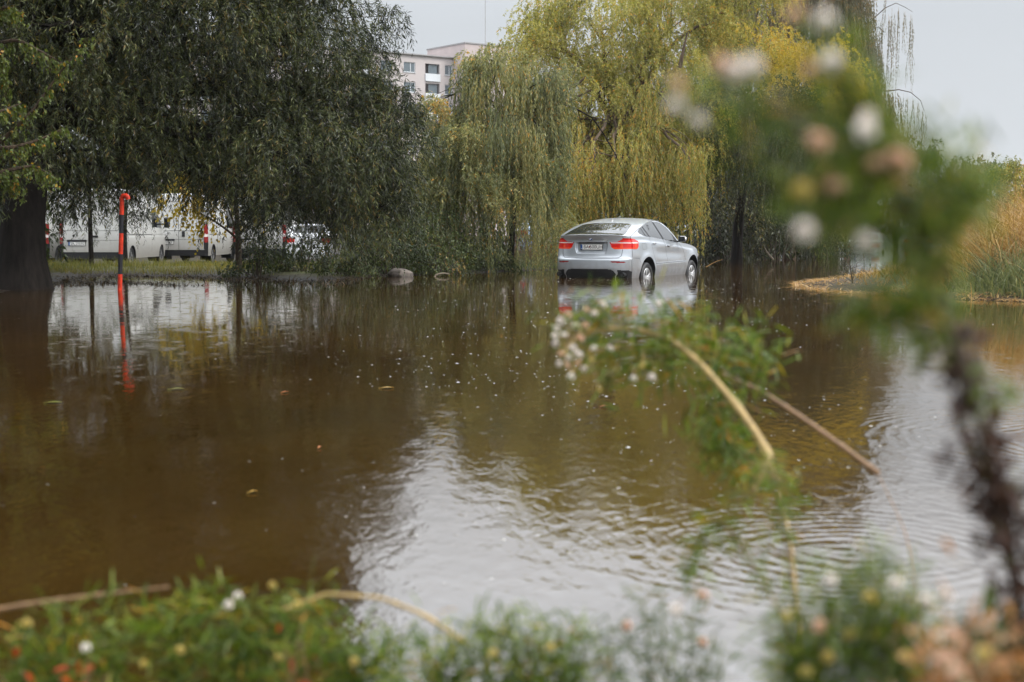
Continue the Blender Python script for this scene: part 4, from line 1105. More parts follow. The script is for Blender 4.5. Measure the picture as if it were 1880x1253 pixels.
plant('ivy_clump', 'cream variegated ivy round the foot of the weeping willow trunk', 'ivy', gp(932, 36.6), blobs_px([(934, 482, 36.6, 11, 17, .18, 120), (930, 492, 36.5, 14, 10, .2, 90)]), SP_IVY, M['leaf_ivy'], M['twig_dark'], 60)

# --- olive curly willow behind the crossover
base = gp(1180, 44.5)
def curly_extra(mb):
    for pth in (((1010, 215), (1022, 170), (1040, 130)), ((1005, 210), (1035, 165), (1062, 120)), ((1000, 205), (1050, 185), (1085, 165)), ((1020, 175), (1015, 150), (1003, 135)), ((1035, 165), (1060, 160), (1075, 140)),
                ((1248, 125), (1254, 95), (1262, 60)), ((1000, 300), (1008, 250), (1012, 200))):
        mb.tube(bezier(*[P(a, b_, 42.2) for a, b_ in pth], 7), np.linspace(.07, .022, 7), 6)
    return []
SP_GOLD = dict(SP_WEEP, L=(.7, 3.2), dens=38, t0=.47, leaf=(.07, .13), odd=.12, sway=.3, ang=(.3, 1.1), sig=.24)
tree('curly_willow', 'broad olive curly willow with golden hanging shoots right behind the crossover', 'tree', base, [P(1175, 400, 44.5), P(1150, 300, 44.5), P(1130, 240, 44.4)], .24,
     [(blobs_px([(1010, 90, 44, 70, 75, 1.8, 800), (1110, 50, 45, 105, 90, 2.3, 1600), (1230, 50, 46, 125, 100, 2.4, 1800), (1350, 30, 47, 95, 90, 2.2, 1200), (1090, 180, 44, 95, 85, 2.0, 1100), (1200, 190, 44, 115, 105, 2.4, 1700),
                 (1290, 250, 43.6, 85, 90, 2.0, 1000), (1140, 300, 42.4, 115, 75, 1.8, 1100), (1055, 330, 41.5, 65, 65, 1.4, 420), (995, 365, 42, 60, 55, 1.4, 320), (960, 60, 44.5, 40, 40, 1, 120), (1040, 245, 44, 60, 55, 1.5, 600), (1180, 375, 43, 110, 35, 1.2, 500)]), SP_FLUFF),
      (blobs_px([(1225, 190, 42, 55, 55, 1, 170), (1130, 290, 40.5, 130, 45, 1.1, 260), (1268, 300, 40, 22, 55, .8, 70), (1080, 330, 40, 70, 40, .9, 130)]), SP_GOLD)],
     M['leaf_olive'], M['twig_orange'], M['bark'], 5, sub=6, extra=curly_extra)

# --- bright yellow crown behind, tall grey weeping willow on the right
base = gp(1450, 52)
tree('yellow_willow', 'rounded yellow green tree between the olive willow and the tall grey willow', 'tree', base, [P(1450, 350, 52), P(1450, 260, 52), P(1450, 200, 52)], .22,
     [(blobs_px([(1400, 90, 52, 95, 52, 1.8, 800), (1490, 125, 52, 80, 62, 1.8, 800), (1420, 170, 51, 110, 55, 1.8, 700), (1545, 200, 52, 50, 65, 1.5, 450), (1480, 240, 51.5, 90, 60, 1.5, 450)]), dict(SP_FLUFF, leaf=(.08, .14), L=(.3, .7), sig=.15))],
     M['leaf_yellow'], M['twig'], M['bark'], 7)
base = gp(1530, 60)
def tall_extra(mb):
    out = []; r = np.random.default_rng(99); S = []; D = []; L = []
    arcs = [[(1575, 70), (1600, 38), (1625, 15), (1645, 6), (1662, 14), (1675, 22)], [(1560, 120), (1590, 60), (1612, 50), (1625, 60)], [(1625, 168), (1650, 165), (1672, 170), (1690, 185), (1697, 205)], [(1560, 40), (1575, -30), (1600, -60), (1620, -40), (1630, -10)]]
    for a in arcs:
        p = np.array([P(x, y, 60 + .002 * (x - 1600)) for x, y in a]); mb.tube(p, np.linspace(.024, .008, len(p)), 6)
    ropes = [(1673, 22, 138), (1675, 40, 110), (1650, 10, 150), (1640, 12, 190), (1632, 20, 165), (1620, 40, 200), (1612, 50, 175), (1600, 45, 210), (1588, 62, 190), (1606, 60, 120), (1617, 30, 90), (1636, 30, 60), (1660, 18, 45), (1580, 90, 230), (1570, 100, 210), (1594, 120, 200), (1612, 140, 170), (1622, 165, 150), (1655, 168, 90), (1666, 170, 110), (1676, 176, 120), (1686, 184, 95), (1693, 200, 80), (1697, 208, 70), (1645, 166, 130), (1635, 168, 150), (1625, -10, 70), (1605, -55, 110)]
    for (x, y, l) in ropes:
        for k in range(5):
            S.append(P(x + r.normal() * 1.4, y + r.uniform(0, 14), 60 + r.normal() * .12)); L.append(l / 43.5 * r.uniform(.75, 1.0))
    S = np.array(S); L = np.array(L); D = norm(r.normal(size=S.shape) * (1, 1, .2) + (0, 0, .3))
    for lo, hi in ((0, 2.4), (2.4, 3.4), (3.4, 9)):
        k = (L >= lo) & (L < hi)
        if k.any(): out.append(grow(S[k], D[k], r.normal(0, .1, k.sum()), dict(SP_WEEP, L=(L[k].mean() * .95, L[k].mean() * 1.05), reach=(.05, .15), dens=32, leaf=(.06, .11), sway=.16, t0=.4, odd=.02), 200 + int(lo * 10)) + (0, 1))
    return out
SP_TALL = dict(SP_WEEP, L=(2.0, 5.0), dens=36, leaf=(.10, .17), t0=.45, odd=.06, per_clump=14)
tree('tall_weeping_willow', 'tall grey weeping willow whose long strands hang clear against the sky', 'tree', base, [P(1535, 300, 60), P(1545, 150, 60), P(1550, 60, 60)], .2,
     [(blobs_px([(1370, 0, 61, 80, 50, 1.8, 330), (1470, -10, 60, 85, 55, 2, 420), (1550, 10, 60, 45, 60, 1.5, 420), (1575, 110, 60, 28, 55, 1.2, 300), (1605, 190, 59, 35, 55, 1.2, 240)]), SP_TALL),
      (blobs_px([(1420, -70, 61, 130, 50, 2, 450), (1530, -60, 60, 70, 50, 2, 300), (1610, 275, 58, 60, 55, 1.5, 420), (1560, 250, 59, 60, 70, 1.5, 420)]), dict(SP_FLUFF, leaf=(.10, .16), dens=26))],
     M['leaf_grey'], M['twig_orange'], M['bark'], 9, extra=tall_extra, sub=4)

# --- dark curtain willow right of the crossover and the thicket beneath it
base = gp(1352, 46)
tree('curtain_willow', 'shadowy willow right of the crossover trailing strands over black water', 'tree', base, [P(1354, 430, 46), P(1362, 350, 45.5), P(1390, 280, 45)], .20,
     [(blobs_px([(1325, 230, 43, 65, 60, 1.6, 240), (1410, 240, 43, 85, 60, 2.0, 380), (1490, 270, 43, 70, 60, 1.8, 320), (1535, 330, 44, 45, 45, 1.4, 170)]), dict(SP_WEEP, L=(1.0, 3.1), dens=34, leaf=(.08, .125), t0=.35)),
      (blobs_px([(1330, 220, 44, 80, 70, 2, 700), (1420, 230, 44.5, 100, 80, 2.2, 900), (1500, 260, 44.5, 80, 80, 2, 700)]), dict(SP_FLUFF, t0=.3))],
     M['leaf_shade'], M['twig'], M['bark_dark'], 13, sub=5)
SP_BIG = dict(L=(.4, 1.0), reach=(.4, .8), dens=14, leaf=(.12, .20), asp=.42, tw=.012, droop=1.5, per_clump=40, sig=.24, tc=.14, t0=.4, ts=.16, K=2, odd=.02)
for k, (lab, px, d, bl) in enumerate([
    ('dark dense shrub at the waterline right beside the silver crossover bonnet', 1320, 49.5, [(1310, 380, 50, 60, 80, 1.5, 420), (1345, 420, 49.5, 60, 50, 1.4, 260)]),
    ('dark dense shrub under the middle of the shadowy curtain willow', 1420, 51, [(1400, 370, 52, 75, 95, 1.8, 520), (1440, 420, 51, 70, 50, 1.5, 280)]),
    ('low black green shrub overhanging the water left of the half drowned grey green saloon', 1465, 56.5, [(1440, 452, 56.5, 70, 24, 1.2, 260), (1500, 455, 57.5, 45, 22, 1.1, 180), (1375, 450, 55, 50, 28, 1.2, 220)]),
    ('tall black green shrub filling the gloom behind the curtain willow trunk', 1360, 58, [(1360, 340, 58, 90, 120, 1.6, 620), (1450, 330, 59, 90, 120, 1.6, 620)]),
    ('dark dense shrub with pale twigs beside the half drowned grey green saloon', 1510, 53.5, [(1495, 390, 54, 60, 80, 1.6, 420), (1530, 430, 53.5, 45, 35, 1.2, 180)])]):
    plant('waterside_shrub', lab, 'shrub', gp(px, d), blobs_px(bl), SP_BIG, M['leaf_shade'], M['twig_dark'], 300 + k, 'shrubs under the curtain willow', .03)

for k, (lab, px, d, bl) in enumerate([
    ('olive hedge shrub showing through the strands left of the crossover roof', 1075, 53, [(1065, 410, 53, 55, 50, 1.3, 320), (1030, 440, 52.5, 40, 25, 1, 140)]),
    ('olive hedge shrub directly behind the crossover roof', 1180, 54, [(1180, 400, 54, 80, 55, 1.4, 420)]),
    ('olive hedge shrub behind the crossover door mirror', 1265, 54, [(1262, 405, 54, 50, 65, 1.4, 340)])]):
    plant('hedge_shrub', lab, 'shrub', gp(px, d), blobs_px(bl), SP_BIG, M['leaf_bush'], M['twig_dark'], 310 + k, 'hedge shrubs behind the crossover', .03)
plant('dark_hedge', 'black green hedge filling the gap left of the huge willow trunk', 'hedge', gp(-60, 33), blobs_px([(-60, 400, 33, 90, 90, 1.5, 520), (-140, 360, 34, 80, 120, 1.5, 420), (-25, 330, 33, 75, 110, 1.2, 420), (-45, 400, 29.5, 50, 90, 1, 300), (20, 470, 34, 50, 40, 1, 200), (-45, 380, 29, 55, 110, .9, 420)]), SP_BIG, M['leaf_bush'], M['twig_dark'], 316, None, .03)
# --- bushes along the far bank
SP_BUSH = dict(L=(.2, .55), reach=(.2, .5), dens=26, leaf=(.045, .08), asp=.55, tw=.006, droop=1.3, per_clump=26, sig=.22, tc=.16, t0=.42, ts=.16, odd=.02, K=3)
bushes = [
    ('low dark bush at the water edge below the young yellow leaved tree', 462, 31.2, [(460, 482, 31.2, 32, 26, .5, 160), (478, 460, 31.6, 30, 30, .6, 140)]),
    ('spreading dark bush below the white saloon', 555, 32.5, [(545, 480, 32.2, 60, 28, .7, 240), (570, 465, 32.8, 50, 30, .8, 220)]),
    ('leafy bush with brighter green tips at the water edge left of the boulder', 625, 31.8, [(612, 492, 31.6, 40, 22, .6, 230), (650, 478, 32, 40, 30, .7, 240)]),
    ('tall dark bush rising directly behind the boulder', 720, 33, [(700, 440, 33.2, 70, 60, 1.2, 620), (735, 470, 32.8, 50, 32, .8, 300), (660, 440, 33.5, 50, 50, 1, 320)]),
    ('bush with lighter yellowish leaves between boulder and weeping willow', 800, 34, [(800, 430, 34.2, 55, 45, 1, 430), (815, 470, 33.8, 50, 30, .8, 300), (770, 470, 33.5, 30, 30, .6, 160)]),
    ('dark bush under the weeping willow curtain', 880, 36.5, [(875, 450, 36.5, 45, 45, 1, 340), (900, 480, 36.2, 40, 18, .7, 140)])]
for k, (lab, px, d, bl) in enumerate(bushes):
    sp = dict(SP_BUSH, t0=(.38, .36, .52, .34, .55, .36)[k])
    plant('bank_bush', lab, 'bush', gp(px, d), blobs_px(bl), sp, M['leaf_bush'], M['twig_dark'], 320 + k, 'bushes along the far bank', .014)
plant('rusty_bramble', 'rusty brown bramble on the bank close to the left tail lamp of the crossover', 'bramble', gp(990, 40.5), blobs_px([(975, 445, 40.5, 40, 30, 1, 240), (1010, 465, 40.2, 35, 24, .9, 220), (960, 480, 39.5, 40, 14, .7, 130)]),
      dict(SP_BUSH, L=(.4, .9), dens=18, asp=.2, leaf=(.06, .11), t0=.5), leaf_mat('rusty_leaf', [(0, (.05, .03, .012)), (.5, (.12, .065, .022)), (.9, (.22, .12, .04)), (1, (.3, .2, .06))], .3, .5), M['twig'], 340)

# --- backdrop trees that close the view under and between the willows
SP_BACK = dict(L=(.6, 1.5), reach=(.5, 1.2), dens=9, leaf=(.22, .36), asp=.5, tw=.02, droop=1.5, per_clump=40, sig=.22, tc=.15, t0=.45, ts=.16, K=2, odd=.04)
backs = [
    ('yellowish tree showing behind the vans under the dark willow canopy', 400, 74, [(400, 330, 74, 90, 90, 2.5, 520)], 'leaf_olive'),
    ('green tree standing behind the van between trunk and post', 230, 72, [(230, 320, 72, 110, 100, 2.5, 520)], 'leaf_far'),
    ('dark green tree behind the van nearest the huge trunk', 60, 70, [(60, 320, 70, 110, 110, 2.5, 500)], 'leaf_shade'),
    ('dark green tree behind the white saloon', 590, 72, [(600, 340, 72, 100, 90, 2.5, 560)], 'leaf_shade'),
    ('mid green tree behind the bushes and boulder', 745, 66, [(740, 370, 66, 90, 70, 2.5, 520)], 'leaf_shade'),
    ('mid green tree behind the weeping willow', 890, 60, [(890, 330, 60, 90, 110, 2.5, 640)], 'leaf_far'),
    ('mid green tree behind the pale blue saloon', 1040, 64, [(1040, 330, 64, 90, 110, 2.5, 640)], 'leaf_far'),
    ('olive tree behind the roof of the crossover', 1190, 66, [(1190, 320, 66, 110, 120, 2.5, 720)], 'leaf_olive'),
    ('dark tree behind the shrubs under the curtain willow', 1370, 68, [(1370, 340, 68, 120, 130, 2.5, 800)], 'leaf_shade'),
    ('dark tree behind the half drowned grey green saloon', 1500, 84, [(1500, 330, 84, 100, 110, 3, 800)], 'leaf_shade')]
for k, (lab, px, d, bl, lm) in enumerate(backs):
    tree('backdrop_tree', lab, 'tree', gp(px, d), [P(px, 400, d), P(px, 340, d)], .2, [(blobs_px(bl), SP_BACK)], M[lm], M['twig_dark'], M['bark_dark'], 400 + k, 'trees closing the view behind the willows', sub=3)

# --- right side: hazy conifers, far trees, olive shrub at the edge
SP_CON = dict(L=(.4, 1.2), reach=(.8, 1.6), dens=11, leaf=(.25, .42), asp=.25, tw=.03, droop=2.0, per_clump=30, sig=.2, t0=.5, ts=.15, K=2, lift=.0)
for k, (lab, px, d, bl) in enumerate([
    ('pointed grey green conifer rising right of the tall weeping willow', 1700, 92, [(1700, 375, 92, 44, 50, 2, 380), (1702, 310, 92, 28, 30, 1.5, 140), (1703, 275, 92, 10, 24, .7, 50)]),
    ('small pointed conifer beside the far round crowned trees', 1768, 120, [(1768, 370, 120, 36, 50, 2, 260), (1768, 312, 120, 16, 20, 1.2, 60), (1768, 292, 120, 5, 12, .5, 20)])]):
    tree('conifer', lab, 'conifer', gp(px, d), [P(px, 360, d), P(px, 300, d)], .25, [(blobs_px(bl), SP_CON)], M['leaf_conifer'], M['twig_dark'], M['bark_dark'], 440 + k, 'conifers beyond the flooded street', sub=3)
for k, (lab, px, d, bl) in enumerate([
    ('far round crowned tree beyond the flooded street', 1808, 150, [(1800, 335, 150, 40, 38, 3.5, 300), (1825, 330, 150, 24, 28, 2.5, 160), (1805, 390, 150, 45, 30, 3, 260)]),
    ('far low tree between the conifers', 1735, 135, [(1735, 370, 135, 45, 55, 3, 460)]),
    ('far tree line tree left of the pointed conifer', 1645, 120, [(1640, 350, 120, 55, 75, 3, 620)])]):
    tree('far_tree', lab, 'tree', gp(px, d), [P(px, 380, d), P(px, 350, d)], .25, [(blobs_px(bl), dict(SP_BACK, leaf=(.35, .55)))], M['leaf_far'], M['twig_dark'], M['bark_dark'], 450 + k, 'far trees beyond the flooded street', sub=3)
tree('olive_shrub', 'olive shrub with level layered branches above the dry reeds', 'shrub', gp(1875, 40), [P(1875, 400, 40), P(1880, 350, 40)], .1,
     [(blobs_px([(1862, 360, 40, 32, 28, 1, 220), (1880, 330, 40, 40, 24, 1, 240), (1900, 300, 40, 34, 22, 1, 220), (1850, 385, 39.5, 26, 18, .8, 130), (1905, 370, 39.5, 50, 40, 1.2, 300)]), dict(SP_FLUFF, L=(.2, .5), reach=(.5, 1.0), droop=2, leaf=(.06, .1), asp=.35, t0=.3))],
     M['leaf_olive'], M['twig_dark'], M['bark'], 460)

# --- bright linden boughs reaching in from the left
root_d = 19.5
base = gp(-330, root_d)
def linden_extra(mb):
    r = np.random.default_rng(71); S = []; D = []
    boughs = [[(-330, 380), (-80, 330), (0, 262), (60, 205), (105, 140), (160, 72)], [(-330, 250), (-60, 95), (30, 72), (75, 95), (118, 118)], [(-330, 320), (-60, 272), (20, 272), (70, 258), (118, 236)],
              [(-330, 400), (-60, 332), (20, 312), (60, 304), (95, 322)], [(-330, 200), (-40, 40), (10, 12), (36, 22)], [(-200, 160), (-30, 60), (2, 92), (8, 165)], [(-200, 350), (-60, 300), (0, 320), (35, 345)], [(-200, 300), (-60, 220), (0, 205), (40, 190)]]
    for bpath in boughs:
        pts = np.array([P(x, y, root_d + r.normal() * .15) for x, y in bpath]); k = np.linspace(0, 1, 24)
        fp = np.stack([np.interp(k, np.linspace(0, 1, len(pts)), pts[:, a]) for a in range(3)], 1); fp[1:-1] = (fp[:-2] + fp[1:-1] * 2 + fp[2:]) / 4
        mb.tube(fp, np.linspace(.045, .006, 24), 6)
        T = norm(np.gradient(fp, axis=0))
        for j in range(6, 24):
            for _ in range(6):
                S.append(fp[j] + r.normal(size=3) * .03); D.append(norm(T[j] * .6 + r.normal(size=3) * .8))
    S = np.array(S); D = np.array(D)
    return [grow(S, D, r.normal(0, .06, len(S)), dict(L=(.06, .22), reach=(.1, .28), dens=42, leaf=(.045, .075), asp=.62, tw=.004, droop=1.5, t0=.48, ts=.14, odd=.05, hang=.5, K=2), 72) + (0, 1)]
tree('linden', 'linden reaching in with bright green and a few orange leaves before the dark willow', 'tree', base, [P(-330, 350, root_d), P(-330, 100, root_d)], .16,
     [(blobs_px([(-360, 40, root_d, 150, 130, 1.2, 300), (-340, 250, root_d, 150, 90, 1.2, 220)]), dict(SP_BUSH, leaf=(.05, .09)))], M['leaf_lime'], M['twig'], M['bark'], 70, extra=linden_extra)

# --- two unseen trees added beside and behind the camera to shade the left
for k, (lab, x, y, crown) in enumerate([
    ('unseen broad tree added left of the view to shade the willow and left water', -9.0, 1.0, [((-9.0, 6.0, 6.6), (3.8, 4.2, 2.2), 1100), ((-11.5, 11.5, 6.4), (3.2, 3.6, 2.2), 900), ((-5.2, 9.0, 8.6), (3.8, 4.4, 1.9), 900)]),
    ('unseen broad tree added behind the viewpoint to shade the left side', -6.5, -4.0, [((-6.5, -3.0, 7.0), (4.2, 4.2, 2.6), 1100)])]):
    b0 = near0 = np.array((x, y, float(ground_z(x, y))))
    tree('added_shade_tree', lab, 'tree', b0, [b0 + (0, .3, 2), b0 + (.2, .8, 4.5)], .3, [([(np.array(c), np.array(r_), n) for c, r_, n in crown], dict(SP_BIG, leaf=(.2, .32), asp=.5, dens=16, L=(.4, 1.2)))], M['leaf_bush'], M['twig_dark'], M['bark_dark'], 480 + k, 'unseen trees added on the near bank for shade', sub=5)
# ------------------------------------------------------------------ grass, reeds and flood debris
def blades(B, h, lean, bend, w, K, seed):
    """ribbon blades: feet B, height h, lean vector (xy), tip droop bend"""
    r = np.random.default_rng(seed); n = len(B); t = np.linspace(0, 1, K + 1)
    a = r.uniform(0, 6.28, n); sv = np.stack((np.cos(a), np.sin(a), np.zeros(n)), 1)
    V = np.empty((n, K + 1, 2, 3), np.float32)
    for k in range(K + 1):
        c = B + np.concatenate((lean * (h[:, None] * t[k] ** 1.6), (h * (t[k] - bend * t[k] ** 3))[:, None]), 1)
        ww = (w * (1 - .85 * t[k]) / 2)[:, None] * sv
        V[:, k, 0] = c - ww; V[:, k, 1] = c + ww
    idx = np.arange(n * (K + 1) * 2).reshape(n, K + 1, 2)
    F = np.stack((idx[:, :-1, 0], idx[:, :-1, 1], idx[:, 1:, 1], idx[:, 1:, 0]), -1).reshape(-1, 4)
    return V.reshape(-1, 3), F
r = np.random.default_rng(21)
M['grass'] = leaf_mat('verge_grass', [(0, (.05, .06, .014)), (.5, (.135, .135, .026)), (.85, (.22, .18, .04)), (1, (.30, .20, .06))], .35, .5)
M['reed'] = leaf_mat('dry_reed', [(0, (.07, .042, .014)), (.3, (.22, .125, .042)), (.6, (.38, .235, .085)), (.85, (.52, .37, .17)), (1, (.32, .12, .03))], .3, .55)
M['reed_green'] = leaf_mat('green_sedge', [(0, (.05, .065, .03)), (.5, (.12, .145, .06)), (1, (.24, .24, .10))], .35, .5)
M['debris'] = leaf_mat('flood_debris', [(0, (.012, .010, .004)), (.5, (.045, .031, .011)), (1, (.13, .08, .03))], .2, .6)

def scatter(n, x0, x1, y0, y1, cond, k=4):
    x = r.uniform(x0, x1, n * k); y = r.uniform(y0, y1, n * k); s = pond_sd(x, y); m = cond(x, y, s)
    x, y = x[m][:n], y[m][:n]; return np.stack((x, y, ground_z(x, y) - .01), 1)
B = scatter(36000, -17, -3.5, 32.5, 44, lambda x, y, s: (s > .35) & (vnoise(x, y, 1.1, 9) + .35 * np.minimum(s, 2) > r.uniform(-.5, .6, x.shape)))
n = len(B); V, F = blades(B, r.uniform(.06, .24, n) * (1 + .5 * vnoise(B[:, 0], B[:, 1], .8, 4)), r.normal(0, .35, (n, 2)), r.uniform(.0, .3, n), r.uniform(.006, .014, n), 2, 1)
o = mesh_np('grass', V, F, M['grass'], tint=np.repeat(np.clip(r.normal(.5, .2, n) + .2 * vnoise(B[:, 0], B[:, 1], .9, 5), 0, 1), 2)); tag(o, 'yellow green grass on the verge between the flood and the vans', 'grass', kind='stuff')
B = scatter(9000, -3.5, 6, 33, 50, lambda x, y, s: (s > .1))
n = len(B); V, F = blades(B, r.uniform(.12, .5, n), r.normal(0, .4, (n, 2)), r.uniform(.0, .4, n), r.uniform(.008, .018, n), 3, 2)
o = mesh_np('bank_weeds', V, F, M['reed_green'], tint=np.repeat(r.uniform(0, .6, n), 3)); tag(o, 'dim green weeds along the bank under the willows', 'weeds', kind='stuff')
# flattened weeds and litter standing in the shallow margin on the left
x = r.uniform(-14, -3.2, 26000); y = r.uniform(26.5, 34, 26000); s = pond_sd(x, y)
m = (s > -2.8) & (s < .6) & (vnoise(x, y, 1.6, 11) + .25 * s > r.uniform(-.75, .35, x.shape)) & (np.hypot((x + 7.4) / 1.1, (y - 24.5) / 3) > 1)
x, y = x[m][:9500], y[m][:9500]; n = len(x)
V, F = blades(np.stack((x, y, np.full(n, -.02)), 1), r.uniform(.03, .17, n) * r.uniform(.3, 1, n), r.normal(0, 1.5, (n, 2)), r.uniform(0, .8, n), r.uniform(.012, .04, n), 2, 3)
o = mesh_np('flood_litter', V, F, M['debris'], tint=np.repeat(np.clip(r.normal(.45, .25, n), 0, 1), 2)); tag(o, 'dark flattened weeds and litter lying in the shallow margin', 'litter', kind='stuff')

# reed bank
def to_px(x, y): return 940 + FPX * x / (y * math.cos(TH) + H * math.sin(TH))
x = r.uniform(4.5, 20, 260000); y = r.uniform(18, 46, 260000); s = pond_sd(x, y); px = to_px(x, y)
hmap = (.10 + np.clip((px - 1480) / 1600, 0, .16) + .85 * np.clip((px - 1725) / 110, 0, 1)) * np.clip(s * .8 + .25, .2, 1.2)
m = (s > .02 + .35 * np.maximum(vnoise(x, y, 2.0, 43), 0)) & (px > 1460) & (px < 2150) & (r.random(len(x)) < np.clip(.16 + .9 * hmap, 0, 1)) & (vnoise(x, y, 1.2, 15) > r.uniform(-.9, .3, len(x)))
x, y, s, px, hmap = [q[m][:34000] for q in (x, y, s, px, hmap)]; n = len(x)
green = (vnoise(x, y, .55, 17) + r.normal(0, .18, n) > .36) | (np.hypot((x - 7.6) / 1.2, (y - 22.5) / 1.5) < r.uniform(.5, 1.2, n))
hh = r.uniform(.35, 1.45, n) * hmap * np.where(green, .62, 1); wind = np.array((-.25, -.1))
B = np.stack((x, y, ground_z(x, y) - .02), 1)
for nm, k, mt, lab in (('dry_reeds', ~green, M['reed'], 'straw coloured dry reeds covering the right bank and spit'), ('green_sedge', green, M['reed_green'], 'grey green sedge growing among the dry reeds')):
    V, F = blades(B[k], hh[k], r.normal(0, .62, (k.sum(), 2)) + .55 * np.stack((vnoise(x[k], y[k], 1.4, 51), vnoise(x[k], y[k], 1.4, 52)), 1) * 2 + wind, r.uniform(0, .75, k.sum()), r.uniform(.008, .026, k.sum()), 4, 5)
    tn = np.clip(r.normal(.5, .22, k.sum()) + .25 * vnoise(x[k], y[k], .9, 19), 0, 1)
    o = mesh_np(nm, V, F, mt, tint=np.repeat(tn, 4)); tag(o, lab, 'reeds' if nm == 'dry_reeds' else 'sedge', kind='stuff')
# long bent straw stalks that stick out of the bank
k = (~green) & (px > 1700) & (s > .3); idx = np.where(k)[0][:700]; n2_ = len(idx)
V, F = blades(B[idx], r.uniform(.9, 1.75, n2_) * np.clip(hmap[idx], .3, 1), r.normal(0, .6, (n2_, 2)) + wind, r.uniform(.1, .9, n2_), r.uniform(.016, .03, n2_), 6, 8)
o = mesh_np('straw_stalks', V, F, M['reed'], tint=np.repeat(r.uniform(.62, .9, n2_), 6)); tag(o, 'long pale straw stalks sticking out of the reed bank', 'straw', kind='stuff')
# straw washed up along the edge
x = r.uniform(4.5, 16, 60000); y = r.uniform(18, 34, 60000); s = pond_sd(x, y); px = to_px(x, y)
m = (s > -.5) & (s < .5) & (px > 1455) & (vnoise(x, y, 2.2, 41) > r.uniform(-.25, .35, len(x))); x, y = x[m][:3600], y[m][:3600]; n = len(x)
V, F = blades(np.stack((x, y, np.maximum(ground_z(x, y), 0) + .01), 1), r.uniform(.02, .10, n), r.normal(0, 4.0, (n, 2)) * (1, .6), r.uniform(.3, .9, n), r.uniform(.008, .02, n), 3, 6)
o = mesh_np('washed_up_straw', V, F, M['reed'], tint=np.repeat(r.uniform(.35, 1, n), 3)); tag(o, 'pale straw washed up along the edge of the spit', 'straw', kind='stuff')

# rain splashes and bubbles
n = 6000; d = 4 + 27 * r.uniform(0, 1, n) ** .8; px = r.uniform(-50, 1900, n)
px = np.where(r.random(n) < .8, r.normal(1060, 270, n), px); x = (px - 940) / FPX * d; k = pond_sd(x, d) < -.3; x, d = x[k], d[k]; n = len(x)
rad = (.0013 + .0050 * r.random(n) ** 3) * (.45 + .55 * np.minimum(d / 14, 1)) * np.where(r.random(n) < .05, 1.7, 1); OC = np.array([(1.3, 0, 0), (0, 1.3, 0), (-1.3, 0, 0), (0, -1.3, 0), (0, 0, .55)])
k = vnoise(x, d, .9, 33) + r.normal(0, .25, n) > -.1; x, d, rad = x[k], d[k], rad[k]; n = len(x)
el = np.stack((r.uniform(.8, 2.2, n), r.uniform(.7, 1.3, n), r.uniform(.6, 1.2, n)), 1)
V = (np.stack((x, d, np.zeros(n)), 1)[:, None] + OC[None] * rad[:, None, None] * el[:, None]).reshape(-1, 3)
T = np.array([(0, 1, 4), (1, 2, 4), (2, 3, 4), (3, 0, 4)]); F = (T[None] + (np.arange(n) * 5)[:, None, None]).reshape(-1, 3)
o = mesh_np('rain_splashes', V, F, simple('splash_foam', (.36, .35, .32), .12, 0, .7), smooth=True); tag(o, 'small bright rain splashes and bubbles dotted over the flood water', 'splashes', kind='stuff')

# floating leaves
M['fl_yellow'] = simple('yellow_fallen_leaf', (.55, .36, .06), .45, noise=.3, nscale=40); M['fl_orange'] = simple('orange_fallen_leaf', (.45, .15, .03), .45, noise=.3, nscale=40); M['fl_green'] = simple('green_fallen_leaf', (.22, .26, .05), .45, noise=.3, nscale=40)
for (px, py, L, a, mt, lab) in ((465, 906, .034, .5, 'fl_yellow', 'yellow leaf floating alone on the brown water'), (587, 824, .034, 1.3, 'fl_orange', 'orange leaf floating on the brown water'), (326, 716, .085, .2, 'fl_green', 'pale green leaf floating in the dark left water'),
                           (712, 714, .08, .1, 'fl_yellow', 'yellowish leaf floating on the mid water left of the bent weed'), (524, 722, .05, .8, 'fl_orange', 'small orange leaf floating beside the willow reflection'), (100, 741, .09, .1, 'fl_green', 'long green leaf floating far left'),
                           (1110, 748, .045, .3, 'fl_orange', 'reddish leaf floating under the bent flowering weed')):
    p = W(px, py); mb = MB()
    V = []; k = 9
    for i in range(k):
        t = i / (k - 1); w = .36 * L * math.sin(math.pi * min(1, t * 1.02 + .02)) ** .8 * (1.1 - .5 * t); zc = .003 + .004 * math.sin(3 * t)
        V += [(L * (t - .5), -w / 2, zc + .003), (L * (t - .5), 0, zc), (L * (t - .5), w / 2, zc + .003)]
    F = []
    for i in range(k - 1):
        for j in (0, 1): q = i * 3 + j; F.append((q, q + 1, q + 4, q + 3))
    mb.add(V, F); mb.tube([(-.5 * L, 0, .004), (-.75 * L, .02 * L, .003)], .0012, 5)
    o = mb.build('floating_leaf', M[mt], None, smooth=True); o.location = (p[0], p[1], .002); o.rotation_euler = (0, 0, a); tag(o, lab, 'leaf', 'leaves floating on the flood')

